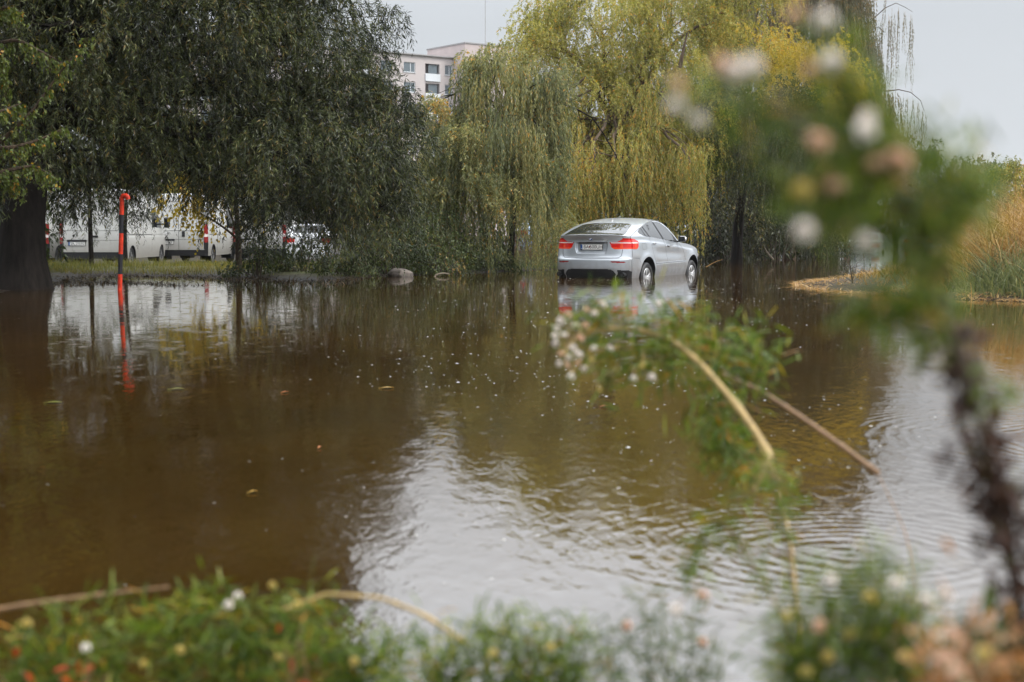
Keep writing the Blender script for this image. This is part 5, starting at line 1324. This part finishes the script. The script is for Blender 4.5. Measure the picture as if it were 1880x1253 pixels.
# boulder, driftwood, bare saplings
def boulder(name, label, loc, size, seed):
    bm = bmesh_ico(4); rr = np.random.default_rng(seed); V = np.array([v.co[:] for v in bm.verts]); F = [[v.index for v in f.verts] for f in bm.faces]; bm.free()
    for _ in range(9):
        nrm = norm(rr.normal(size=3)); dd = rr.uniform(.55, .9); dist = V @ nrm - dd; V = V - np.maximum(dist, 0)[:, None] * nrm * .9
    V = V * (1 + .05 * vnoise(V[:, 0] * 3, V[:, 1] * 3 + V[:, 2] * 2, 2, seed)[:, None]) * size
    mb = MB(); mb.add(V, F); o = mb.build(name, M['stone'], None, smooth=True); o.location = loc; return tag(o, label, 'boulder')
import bmesh
def bmesh_ico(s):
    bm = bmesh.new(); bmesh.ops.create_icosphere(bm, subdivisions=s, radius=1); bm.verts.ensure_lookup_table(); return bm
p = W(737, 508); boulder('boulder', 'rounded grey brown boulder at the water edge below the bushes', (p[0], p[1] - .05, .05), np.array((.30, .24, .17)), 3)
def wood(name, label, pts, rad, mat, cat):
    mb = MB(); P_ = np.array(pts); c = P_[0].copy(); mb.tube(P_ - c, rad, 7); o = mb.build(name, mat, None, smooth=True); o.location = c; return tag(o, label, cat)
pale = simple('bleached_wood', (.24, .195, .14), .7, noise=.3, nscale=30)
q = [P(a, b_, 32.3) for a, b_ in ((798, 509), (801, 505), (808, 503), (818, 502), (826, 504))]; wood('driftwood', 'pale hooked driftwood at the water edge right of the boulder', q, np.array([.024, .022, .018, .014, .009]), pale, 'driftwood')
q = [P(a, b_, 44) for a, b_ in ((1420, 477), (1412, 468), (1405, 458), (1402, 450))]; wood('driftwood', 'thin pale bough leaning out of the black water under the curtain willow', q, np.array([.03, .026, .018, .01]), pale, 'driftwood')
q = [P(a, b_, 30.5) for a, b_ in ((1296, 491), (1306, 485), (1316, 480), (1326, 477))]; wood('floating_twig', 'reddish twig sticking out of the water ahead of the crossover bonnet', q, np.array([.007, .006, .005, .003]), M['twig_orange'], 'twig')
def sapling(label, px, py, d, top, seed):
    rr = np.random.default_rng(seed); f = P(px, py, d); t_ = P(*top, d); root = empty('bare_sapling', f); tag(root, label, 'sapling', 'bare saplings on the spit')
    mb = MB(); path = bezier(f + (0, 0, -.1), (f + t_) / 2 + (.05, 0, 0), t_, 8) - f; mb.tube(path, np.linspace(.016, .004, 8), 6); mb.build('trunk', M['twig_dark'], root, smooth=True)
    mb = MB()
    for k in range(12):
        s = path[rr.integers(2, 7)]; e = s + norm(rr.normal(size=3) * (1, .6, .2) + (0, 0, .9)) * rr.uniform(.2, .5); mb.tube(bezier(s, (s + e) / 2 + rr.normal(size=3) * .04, e, 5), np.linspace(.006, .002, 5), 4)
    mb.build('twigs', M['twig_dark'], root)
sapling('bare dark sapling standing at the outer end of the dry spit', 1567, 533, 26, (1553, 462), 1)
sapling('short bare sapling with fine twigs at the inner side of the dry spit', 1522, 518, 29.5, (1517, 478), 2)

# ------------------------------------------------------------------ apartment block on the skyline
u = np.array((.802, .597)); nrm2 = np.array((.597, -.802))      # along the facade, out of the facade
A0 = np.array((-18.06, 205.0))
ang = math.atan2(u[1], u[0])
bl_ = empty('apartment_block', (A0[0], A0[1], 0), ang); tag(bl_, 'pink grey panel apartment block with white windows above the trees', 'building')
ztop = P(710, 97, 205)[2]
M['render'] = simple('pink_render', (.43, .385, .375), .8, noise=.06, nscale=.8)
M['render2'] = simple('pink_render_tower', (.42, .35, .34), .8, noise=.06, nscale=.8)
M['pvc'] = simple('white_window_frame', (.56, .58, .60), .4); M['pane'] = simple('window_pane', (.10, .125, .14), .05, 0, .8)
M['conc'] = simple('grey_coping', (.25, .24, .24), .7); M['loggia'] = simple('loggia_shade', (.16, .15, .155), .8)
sl_, sr_ = -30.0, 11.75
# facade with real openings: strips between window columns
cols = [(-27.3, 'w'), (-23.4, 'l'), (-19.4, 'w'), (-15.5, 'w'), (-11.6, 'l'), (-7.7, 'w'), (-3.7, 'l'), (.25, 'w'), (4.1, 'w'), (8.05, 'l'), (10.9, 'n')]
W_ = {'w': 2.0, 'l': 2.5, 'n': 1.35}; nf = 8; fh = 2.83
wall = MB(); depth = 11.0
edges = [sl_]
for s, t in cols: edges += [s - W_[t] / 2, s + W_[t] / 2]
edges.append(sr_)
for i in range(0, len(edges), 2):
    if edges[i + 1] > edges[i]: wall.box(((edges[i] + edges[i + 1]) / 2, .2, ztop / 2), (edges[i + 1] - edges[i], .4, ztop))
zrow = [ztop - 1.05 - k * fh for k in range(nf)]       # top of each opening
for s, t in cols:
    w = W_[t]; prev = ztop
    for k in range(nf):
        wall.box((s, .2, (prev + zrow[k]) / 2), (w, .4, prev - zrow[k])); prev = zrow[k] - (1.45 if t != 'l' else 2.45 if k else 2.45)
        if t == 'l': prev = zrow[k] - 2.45
    wall.box((s, .2, prev / 2), (w, .4, max(.05, prev)))
wall.box(((sl_ + sr_) / 2, depth / 2 + .9, ztop / 2), (sr_ - sl_, depth - 1.0, ztop - .02))
wall.box((sl_ + .2, .65, ztop / 2), (.4, .5, ztop)); wall.box((sr_ - .2, .65, ztop / 2), (.4, .5, ztop))
wall.build('wall', M['render'], bl_)
mb = MB(); mb.box(((sl_ + sr_) / 2, depth / 2, ztop + .08), (sr_ - sl_ + .3, depth + .7, .16)); mb.build('roof_coping', M['conc'], bl_)
def window_mesh(w, h):
    mb = MB(); f = .09
    for (cx_, cz_, sx, sz) in ((0, -f / 2, w, f), (0, -h + f / 2, w, f), (-w / 2 + f / 2, -h / 2, f, h), (w / 2 - f / 2, -h / 2, f, h), (w * .12, -h / 2, f, h)): mb.box((cx_, .16, cz_), (sx, .1, sz), 0)
    mb.box((0, .05, -h - .03), (w + .12, .3, .06), 0); return mb
protos = {}
for s, t in cols:
    for k in range(5):
        if t == 'l':
            if 'l' not in protos:
                mb = MB(); mb.box((0, -.12, -1.95), (2.6, .1, 1.05), 0); mb.box((0, .05, -2.48), (2.6, .5, .1), 0); protos['l'] = mb.build('loggia_parapet', M['pvc'], bl_); o = protos['l']
                mb = MB(); mb.box((.2, .28, -1.2), (1.5, .06, 2.2)); protos['lp'] = mb.build('loggia_window', M['pane'], bl_); o2 = protos['lp']
            else:
                o = protos['l'].copy(); C.objects.link(o); o2 = protos['lp'].copy(); C.objects.link(o2)
            o.location = (s, 0, zrow[k]); o2.location = (s, 0, zrow[k])
        else:
            if t not in protos:
                o = window_mesh(W_[t], 1.45).build('window', M['pvc'], bl_)
                mb = MB(); mb.box((0, .17, -.72), (W_[t] - .16, .03, 1.3)); g_ = mb.build('pane', M['pane'], o); protos[t] = (o, g_)
            else:
                o = protos[t][0].copy(); C.objects.link(o); g_ = protos[t][1].copy(); C.objects.link(g_); g_.parent = o
            o.location = (s, 0, zrow[k])
E_ = np.array((-6.82, 209.5)); rel = E_ - A0; es, ed = rel @ u, rel @ np.array((-.597, .802))
zt2 = P(855, 80, 209.5)[2]
mb = MB(); mb.box((es + 4.5, ed + 5, zt2 / 2), (9, 10, zt2)); mb.build('stair_tower', M['render2'], bl_)
mb = MB(); mb.box((es + 4.5, ed + 5, zt2 + .1), (9.2, 10.2, .2)); mb.build('tower_coping', M['conc'], bl_)
for k in range(3):
    o = protos['n'][0].copy(); C.objects.link(o); o.location = (es + 1.2, ed - .12, zt2 - 4.0 - k * fh)
    g_ = protos['n'][1].copy(); C.objects.link(g_); g_.parent = o
ax_ = P(891, 60, 214); al = np.array((ax_[0], ax_[1])) - A0
mb = MB(); zt3 = P(891, -60, 214)[2]; mb.tube([(al @ u, al @ np.array((-.597, .802)), zt2 - .5), (al @ u, al @ np.array((-.597, .802)), zt3)], [.06, .035], 6)
for k in range(5): mb.box((al @ u, al @ np.array((-.597, .802)), zt3 - 1 - k * .9), (1.0, .04, .04))
mb.build('antenna_mast', M['conc'], bl_)
# low pale house far down the flooded street
hx = P(1812, 400, 165); hs_ = empty('far_house', (hx[0], 165, float(ground_z(hx[0], 165)))); tag(hs_, 'low pale flat roofed house far beyond the dry reeds', 'house')
mb = MB(); mb.box((0, 3, 1.9), (3.8, 6, 3.8)); mb.build('wall', simple('pale_house_wall', (.5, .5, .49), .8), hs_)
mb = MB(); mb.box((0, 3, 3.95), (4.4, 6.6, .3)); mb.build('roof', M['conc'], hs_)
for xx in (-1.0, .9):
    mb = MB(); mb.box((xx, -.02, 2.1), (.9, .06, 1.1)); mb.build('window', M['pane'], hs_)
# ------------------------------------------------------------------ weeds on the near bank (out of focus)
M['weed_leaf'] = leaf_mat('weed_leaf', [(0, (.025, .045, .006)), (.4, (.085, .145, .018)), (.75, (.19, .245, .034)), (.92, (.34, .31, .05)), (1, (.45, .20, .02))], .4, .35)
M['weed_deep'] = leaf_mat('weed_leaf_blue_green', [(0, (.04, .065, .022)), (.5, (.085, .12, .045)), (.9, (.14, .17, .06)), (1, (.30, .17, .04))], .35, .35)
M['weed_dead'] = leaf_mat('withered_leaf', [(0, (.018, .010, .008)), (.5, (.05, .024, .016)), (.85, (.10, .05, .03)), (1, (.10, .12, .03))], .25, .5)
M['red_leaf'] = leaf_mat('red_autumn_leaf', [(0, (.28, .03, .012)), (.6, (.42, .07, .02)), (1, (.45, .16, .03))], .3, .4)
M['dry_seed'] = leaf_mat('dry_orange_seed', [(0, (.30, .13, .04)), (.6, (.45, .25, .12)), (1, (.55, .42, .30))], .3, .5)
M['bloom'] = leaf_mat('white_bloom', [(0, (.70, .58, .52)), (.4, (.82, .76, .72)), (1, (.88, .87, .84))], .35, .5)
M['bloom_peach'] = leaf_mat('peach_bloom', [(0, (.62, .34, .20)), (.5, (.74, .52, .40)), (1, (.8, .72, .62))], .35, .5)
M['bloom_gold'] = leaf_mat('golden_bloom', [(0, (.45, .34, .06)), (.5, (.62, .50, .16)), (1, (.72, .64, .36))], .35, .5)
M['stem_yellow'] = simple('yellow_stem', (.34, .235, .085), .5, noise=.25, nscale=60); M['stem_green'] = simple('green_stem', (.13, .15, .035), .5, noise=.25, nscale=60)
M['stem_brown'] = simple('brown_stem', (.20, .115, .055), .6, noise=.3, nscale=60); M['stem_dark'] = simple('dark_red_stem', (.05, .022, .016), .55, noise=.3, nscale=60)

def bloom_mesh(mat, seed, R):
    r = np.random.default_rng(seed); n = 120; d = norm(r.normal(size=(n, 3)) + (0, 0, .45)); l = (R * r.uniform(.75, 1.05, n))[:, None]
    sd = norm(np.cross(d, r.normal(size=(n, 3)))) * R * .13; b0 = d * R * .12
    V = np.stack((b0, d * l * .6 + sd, d * l, d * l * .6 - sd), 1).reshape(-1, 3)
    F = np.arange(n * 4).reshape(-1, 4); t = list(r.uniform(0, 1, n))
    k = 8; a = np.linspace(0, 2 * np.pi, k, endpoint=False); rings = [(-.9, .12), (-.75, .34), (-.3, .42), (.05, .3), (.2, .01)]
    VV = np.concatenate([np.stack((R * q * np.cos(a), R * q * np.sin(a), np.full(k, R * z)), 1) for z, q in rings]); FF = []
    for i in range(len(rings) - 1):
        for j in range(k): FF.append((i * k + j, i * k + (j + 1) % k, (i + 1) * k + (j + 1) % k, (i + 1) * k + j))
    FF = np.array(FF) + n * 4
    o = mesh_np('flower_head', np.concatenate((V, VV)), np.concatenate((F, FF)), [mat, M['weed_leaf']], None, np.concatenate((np.zeros(n), np.ones(len(FF)))), np.concatenate((t, r.uniform(.3, .6, len(FF)))), link=False)
    return o
BL = {'w': [bloom_mesh(M['bloom'], 1 + k, 0.0125) for k in range(3)], 'p': [bloom_mesh(M['bloom_peach'], 11 + k, 0.0125) for k in range(3)], 'g': [bloom_mesh(M['bloom_gold'], 21 + k, 0.0105) for k in range(2)]}

def path3(pts, d, n=22):
    """pixels (px, py[, depth]) at about depth d -> smooth world path"""
    q = np.array([P(p[0], p[1], p[2] if len(p) > 2 else d) for p in pts]); t = np.linspace(0, 1, n); k = np.linspace(0, 1, len(q))
    f = np.stack([np.interp(t, k, q[:, a]) for a in range(3)], 1)
    for _ in range(2): f[1:-1] = (f[:-2] + 2 * f[1:-1] + f[2:]) / 4
    return f

def leaves_along(f, n, L, asp, spread, seed, fwd=.5, t0=.5, ts=.18, droop=0.0, odd=.04, lo=0.0):
    r = np.random.default_rng(seed); t = r.uniform(lo, 1, n) * (len(f) - 1.001); i = t.astype(int); w = (t - i)[:, None]
    p = f[i] * (1 - w) + f[i + 1] * w; T = norm(f[i + 1] - f[i]); p = p + r.normal(size=(n, 3)) * spread
    d = norm(T * fwd + norm(r.normal(size=(n, 3))) + (0, 0, -droop)); l = r.uniform(L * .55, L * 1.15, (n, 1)); sd = norm(np.cross(d, r.normal(size=(n, 3)))); up = np.cross(d, sd); ww = l * asp
    g = np.array((0, 0, -1.0)); V = np.empty((n, 6, 3))
    V[:, 0] = p; V[:, 1] = p + d * l * .4 + sd * ww * .5; V[:, 2] = p + d * l * .4 - sd * ww * .5; V[:, 3] = p + d * l * .72 + sd * ww * .4 + g * l * .05; V[:, 4] = p + d * l * .72 - sd * ww * .4 + g * l * .05; V[:, 5] = p + d * l + g * l * .14
    tint = np.clip(r.normal(t0, ts, n), 0, 1); o_ = r.random(n) < odd; tint[o_] = r.uniform(.9, 1, o_.sum())
    return V, tint

def weed(label, foot, stems, leafy, flowers, lm, sm, seed, d, name='fleabane', cat='weed', group='fleabane weeds on the near bank', bs=.8):
    """stems: [(pixel path, radius m)]; leafy: [(pixel path, count, leaf length, asp, spread)]; flowers: [(px, py, kind)]"""
    r = np.random.default_rng(seed); root = empty(name, foot); tag(root, label, cat, group); off = Matrix.Translation(-root.location)
    mb = MB(); allp = []
    for pts, rad in stems:
        f = path3(pts, d, 44 if rad > .004 else 22); t_ = np.linspace(0, 1, len(f)); nd = np.modf(t_ * 5.3 + .3)[0]
        mb.tube(f, rad * (1 - .55 * t_) * (1 + .38 * np.exp(-((nd - .5) / .07) ** 2) + .05 * np.sin(t_ * 40)), 9); allp.append(f)
    for pts, cnt, L, asp, sp_ in leafy:
        f = path3(pts, d); mb.tube(f, np.linspace(.0016, .0008, len(f)), 5); allp.append(f)
    ap = np.concatenate(allp)
    for (px, py, kd) in flowers:
        q = P(px, py, d * (.965 + r.normal() * .01))
        j = np.argsort(np.linalg.norm(ap - q, axis=1))[r.integers(2, 8)]; s = ap[j]
        mb.tube(bezier(s, (s + q) / 2 + r.normal(size=3) * .006, q, 6), np.linspace(.0012, .0008, 6), 5)
        src = BL[kd][r.integers(0, len(BL[kd]))]; o = bpy.data.objects.new('flower_head', src.data); C.objects.link(o); o.parent = root
        o.location = Vector(q) - root.location; k = bs * r.uniform(.8, 1.2); o.scale = (k, k, k); o.rotation_euler = (r.normal() * .5, r.normal() * .5, r.uniform(0, 6))
    o = mb.build('stem', sm, None, smooth=True); o.parent = root; o.matrix_parent_inverse = off
    Vs = []; Ts = []
    for k, (pts, cnt, L, asp, sp_) in enumerate(leafy):
        V, t = leaves_along(path3(pts, d), cnt, L, asp, sp_, seed * 50 + k, t0=.46, ts=.24); Vs.append(V); Ts.append(t)
    if Vs:
        V = np.concatenate(Vs); n = len(V); b = np.arange(n)[:, None] * 6
        F = np.concatenate((b + np.array([[0, 1, 2]]), ), 0); F2 = b + np.array([[1, 3, 4, 2]]); F3 = b + np.array([[3, 5, 4]])
        t = np.concatenate(Ts)
        o = mesh_np('foliage', V.reshape(-1, 3), [np.concatenate((F, F3)), F2], lm, None, None, np.concatenate((t, t, t))); o.parent = root; o.matrix_parent_inverse = off
    return root

def near_foot(x, y): return np.array((x, y, float(ground_z(x, y))))

# tall weed on the right
dA = .98
main = [(1960, 1500, 1.6), (1890, 1230, 1.55), (1852, 1010, 1.45), (1820, 850, 1.35), (1776, 690, 1.2), (1736, 600, 1.1), (1706, 510, 1.03), (1690, 430), (1660, 360), (1620, 300)]
tops = [[(1690, 430), (1600, 330), (1480, 230), (1360, 180), (1255, 190)], [(1660, 360), (1560, 260), (1440, 190), (1350, 140)], [(1640, 330), (1560, 200), (1530, 120)], [(1620, 300), (1560, 160), (1520, 50)], [(1690, 430), (1600, 400), (1500, 330), (1400, 290), (1300, 240)],
        [(1650, 345), (1640, 260), (1600, 200)], [(1700, 480), (1770, 400), (1790, 320), (1760, 280)], [(1700, 480), (1640, 425), (1560, 395), (1490, 400)], [(1695, 440), (1720, 340), (1700, 270)], [(1700, 470), (1590, 380), (1520, 350), (1460, 350)],
        [(1690, 430), (1740, 380), (1790, 370)], [(1720, 560), (1660, 560), (1600, 555)]]
weed('tall fleabane with dark reddish stem reaching over the pond with white flower heads', near_foot(.60, 1.62), [(main, .0058)] + [(t, .0013) for t in tops],
     [(t, 180, .026, .10, .010) for t in tops] + [([(1690, 540), (1610, 580), (1580, 575)], 70, .024, .14, .006), ([(1706, 510), (1690, 560), (1720, 600), (1690, 640)], 50, .025, .14, .007), ([(1776, 690, 1.2), (1830, 720, 1.2), (1850, 730, 1.2)], 60, .022, .14, .006), ([(1700, 450), (1675, 480), (1690, 530)], 40, .024, .14, .007)],
     [(1240, 195, 'w'), (1280, 224, 'w'), (1345, 130, 'w'), (1380, 120, 'w'), (1525, 112, 'w'), (1515, 38, 'w'), (1535, 342, 'p'), (1475, 350, 'g'), (1476, 425, 'w'), (1592, 216, 'w'), (1605, 302, 'p'), (1640, 290, 'p'), (1588, 445, 'w'), (1240, 155, 'p'), (1502, 262, 'p'), (1460, 30, 'p'), (1655, 300, 'p'), (1590, 240, 'w'), (1325, 120, 'p'), (1490, 130, 'p')],
     M['weed_leaf'], M['stem_dark'], 1, dA, bs=.62)
# withered leaves that cling to its lower stem: a plant of their own kind, twined up the stem
wl = [[(1890, 1230), (1852, 1010), (1830, 900)], [(1840, 950), (1815, 840), (1790, 760)], [(1800, 790), (1770, 690), (1740, 640)], [(1880, 1180), (1872, 1050), (1850, 960)], [(1850, 1010), (1832, 900), (1815, 840)], [(1776, 700), (1750, 640), (1725, 590)]]
weed('withered dark bindweed twined round the tall stem at the right edge', near_foot(.64, 1.66), [(main[:6], .0022)], [(w_, 120, .024, .30, .012) for w_ in wl] + [([(1706, 520), (1712, 480), (1720, 560)], 22, .022, .4, .008), ([(1760, 860), (1740, 840), (1756, 820)], 14, .02, .4, .006), ([(1720, 600), (1700, 620), (1690, 660)], 22, .022, .4, .006)], [], M['weed_dead'], M['stem_dark'], 2, 1.38, 'bindweed', 'weed', None)
# bent weed in the middle
dB = 3.1
sB = [(1414, 842, 2.9), (1392, 800, 2.94), (1345, 735, 3.0), (1290, 672, 3.05), (1235, 625), (1175, 606), (1110, 603), (1060, 612), (1035, 640)]
sB2 = [(1490, 1500, 2.3), (1472, 1200, 2.45), (1456, 1020, 2.65), (1438, 920, 2.8), (1414, 842, 2.9)]
tB = [[(1238, 626), (1160, 600), (1080, 590), (1040, 600)], [(1250, 640), (1180, 640), (1110, 640), (1055, 655)], [(1260, 645), (1200, 660), (1160, 680), (1110, 690)], [(1220, 620), (1200, 590), (1210, 565)], [(1160, 605), (1120, 580), (1107, 565)], [(1238, 626), (1300, 640), (1350, 660), (1385, 690)], [(1250, 620), (1300, 620), (1340, 630)],
      [(1380, 700), (1395, 660), (1398, 620)], [(1330, 700), (1310, 730), (1330, 800), (1345, 860)], [(1300, 790), (1340, 830), (1380, 870), (1440, 890)], [(1280, 780), (1320, 820), (1350, 850)], [(1350, 740), (1330, 770), (1340, 810)], [(1200, 650), (1250, 690), (1310, 700)]]
weed('bent fleabane with a yellow stem arching over the middle of the water', near_foot(.50, 2.25), [(sB, .0082), (sB2, .0032), ([(1412, 838, 2.88), (1402, 868, 2.87), (1385, 900, 2.86)], .0068)], [(t, 150, .055, .085, .028) for t in tB],
     [(1022, 604, 'w'), (1020, 632, 'w'), (1045, 658, 'w'), (1062, 652, 'w'), (1048, 692, 'w'), (1086, 662, 'g'), (1026, 668, 'w'), (1042, 578, 'p'), (1076, 570, 'p'), (1107, 560, 'w'), (1211, 558, 'w'), (1100, 716, 'g'), (1163, 696, 'w'), (1196, 693, 'w'), (1120, 640, 'w'), (1030, 652, 'p'), (1056, 598, 'w'), (1060, 668, 'p'), (1030, 590, 'w'), (1075, 600, 'p'), (1036, 616, 'w'), (1018, 618, 'w'), (1052, 640, 'w'), (1072, 678, 'w'), (1040, 672, 'p'), (1090, 640, 'w'), (1066, 622, 'p'), (1180, 672, 'g'), (1092, 576, 'w')],
     M['weed_leaf'], M['stem_yellow'], 3, dB, bs=.74)
weed('dry brown broken stalk slanting down right behind the bent fleabane', near_foot(.98, 2.2), [([(1612, 870), (1540, 816), (1470, 766), (1400, 720), (1322, 684)], .0075), ([(1690, 1500, 2.4), (1700, 1200, 2.7), (1665, 980, 3.0), (1612, 870)], .0022)], [], [], M['weed_leaf'], M['stem_brown'], 4, 3.2, 'dry_stalk', 'stalk', None)
# loose leafy stems hanging below the bent weed
hg = [[(1400, 850), (1450, 900), (1460, 960), (1455, 1040)], [(1410, 850), (1380, 900), (1330, 950), (1320, 980)], [(1330, 950), (1300, 970), (1270, 1010)], [(1330, 960), (1380, 1020), (1430, 1090)], [(1440, 880), (1420, 920), (1430, 980)], [(1290, 990), (1260, 1050), (1290, 1090)]]
weed('thin leafy fleabane shoots between the bent weed and the lower right clump', near_foot(.42, 1.95), [([(1480, 1500), (1450, 1150), (1330, 960), (1300, 950)], .0028), ([(1470, 1300), (1455, 1040), (1410, 850)], .003)], [(t, 55, .034, .12, .008) for t in hg], [(1290, 1095, 'p'), (1240, 1120, 'w')], M['weed_leaf'], M['stem_brown'], 5, 1.95)

# clumps along the bottom edge
def clump(label, cx, d, heads, flowers, lm, seed, L=.056, cnt=125, asp=.068, spread=.014, sm='stem_green', rad=.0026):
    x0 = P(cx, 1253, d)[0]; foot = near_foot(x0, d + .05); fpx = cx
    stems = []; leafy = []; r = np.random.default_rng(seed)
    for (hx, hy) in heads:
        b = (cx + (hx - cx) * .55 + r.normal() * 12, 1480); mid = ((b[0] + hx) / 2 + r.normal() * 15, (b[1] * .42 + hy * .58))
        stems.append(([b, mid, (hx, hy)], rad)); leafy.append(([((b[0] + mid[0]) / 2, (b[1] + mid[1]) / 2), mid, ((mid[0] + hx) / 2, (mid[1] + hy) / 2), (hx, hy)], cnt, L, asp, spread))
        for s_ in (-1, 1):
            e = (hx + s_ * r.uniform(25, 60), hy + r.uniform(0, 50)); leafy.append(([mid, ((mid[0] + e[0]) / 2, (mid[1] + e[1]) / 2), e], cnt // 2, L, asp, spread))
    return weed(label, foot, stems, leafy, flowers, lm, M[sm], seed, d, bs=.82)
clump('low bright fleabane clump at the lower left corner with drooping tips', 120, 2.3, [(60, 1175), (110, 1120), (170, 1165), (215, 1110), (20, 1215)], [(50, 1145, 'g'), (158, 1190, 'w'), (265, 1220, 'g')], M['weed_leaf'], 11)
clump('bushy bright green fleabane clump left of the yellow lying stalk', 400, 2.4, [(290, 1120), (340, 1085), (395, 1070), (460, 1085), (520, 1100), (570, 1082), (430, 1140)], [(437, 1095, 'w'), (420, 1110, 'w'), (330, 1195, 'g'), (512, 1210, 'g'), (500, 1075, 'g')], M['weed_leaf'], 12)
clump('yellow green fleabane clump right under the yellow lying stalk', 640, 2.3, [(600, 1130), (660, 1150), (720, 1175), (560, 1180), (640, 1190)], [(650, 1215, 'g'), (545, 1112, 'g')], M['weed_leaf'], 13)
clump('rounded deep green fleabane clump at the middle of the bottom edge', 930, 2.1, [(830, 1155), (880, 1140), (930, 1135), (985, 1140), (1035, 1150), (1080, 1165), (780, 1190)], [(905, 1200, 'g'), (1010, 1190, 'g')], M['weed_leaf'], 14)
clump('sparse straggling fleabane clump right of the deep green one', 1230, 2.1, [(1120, 1140), (1180, 1105), (1215, 1085), (1270, 1130), (1310, 1160)], [(1150, 1150, 'p'), (1290, 1180, 'p')], M['weed_deep'], 15, cnt=38)
clump('large flowering fleabane clump at the lower right', 1560, 1.6, [(1430, 1130), (1490, 1080), (1545, 1040), (1590, 1010), (1650, 1020), (1670, 1090), (1600, 1120), (1520, 1150), (1700, 1150), (1450, 1190)],
      [(1525, 1066, 'w'), (1597, 1098, 'g'), (1645, 1072, 'w'), (1447, 1130, 'g'), (1520, 1207, 'g'), (1660, 1206, 'g'), (1506, 1150, 'p'), (1560, 1165, 'g'), (1480, 1235, 'g'), (1700, 1105, 'w'), (1735, 1095, 'w')], M['weed_leaf'], 16, cnt=170, L=.038)
clump('dry orange seeded weed in the lower right corner', 1770, 1.3, [(1745, 1165), (1790, 1130), (1760, 1200), (1820, 1190), (1730, 1220)], [(1752, 1170, 'p'), (1740, 1215, 'p'), (1805, 1200, 'g'), (1760, 1240, 'p')], M['dry_seed'], 17, cnt=42, L=.022, asp=.3, spread=.02, sm='stem_brown')
clump('dark green weed under the tall stem at the right edge', 1860, 1.4, [(1850, 1170), (1880, 1200), (1830, 1220)], [], M['weed_deep'], 18, cnt=70, asp=.3)
weed('yellow stalk lying across the low clumps at the lower left', near_foot(-.2, 1.78), [([(860, 1185), (780, 1130), (700, 1098), (600, 1090), (520, 1120)], .0042)], [], [], M['weed_leaf'], M['stem_yellow'], 19, 2.28, 'dry_stalk', 'stalk', None)
weed('pale reed blade floating at the water edge in the lower left', near_foot(-.7, 2.0), [([(-40, 1125), (80, 1105), (200, 1090), (310, 1078)], .0045)], [], [], M['weed_leaf'], M['stem_brown'], 20, 2.5, 'dry_stalk', 'stalk', None)
clump('red leaved dock seedling at the lower left corner', 150, 2.25, [(40, 1230), (165, 1205), (170, 1228)], [], M['red_leaf'], 21, cnt=6, L=.035, asp=.4, sm='stem_brown')
clump('small red leaved shoot among the yellow green clump', 560, 2.28, [(555, 1140), (548, 1160)], [], M['red_leaf'], 22, cnt=4, L=.03, asp=.35, sm='stem_brown')
# ------------------------------------------------------------------ damp autumn air
mh = bpy.data.materials.new('haze_air'); mh.use_nodes = True; nt = mh.node_tree
nt.nodes.remove(nt.nodes['Principled BSDF'])
pv = N(nt, 'ShaderNodeVolumePrincipled'); pv.inputs['Color'].default_value = (.92, .95, 1, 1); pv.inputs['Density'].default_value = .00016; pv.inputs['Anisotropy'].default_value = .2
nt.links.new(pv.outputs['Volume'], nt.nodes['Material Output'].inputs['Volume'])
mb = MB(); mb.box((0, 590, 19), (1840, 1840, 43))
o = mb.build('haze', mh); tag(o, 'thin damp haze lying over the flooded neighbourhood', kind='stuff')
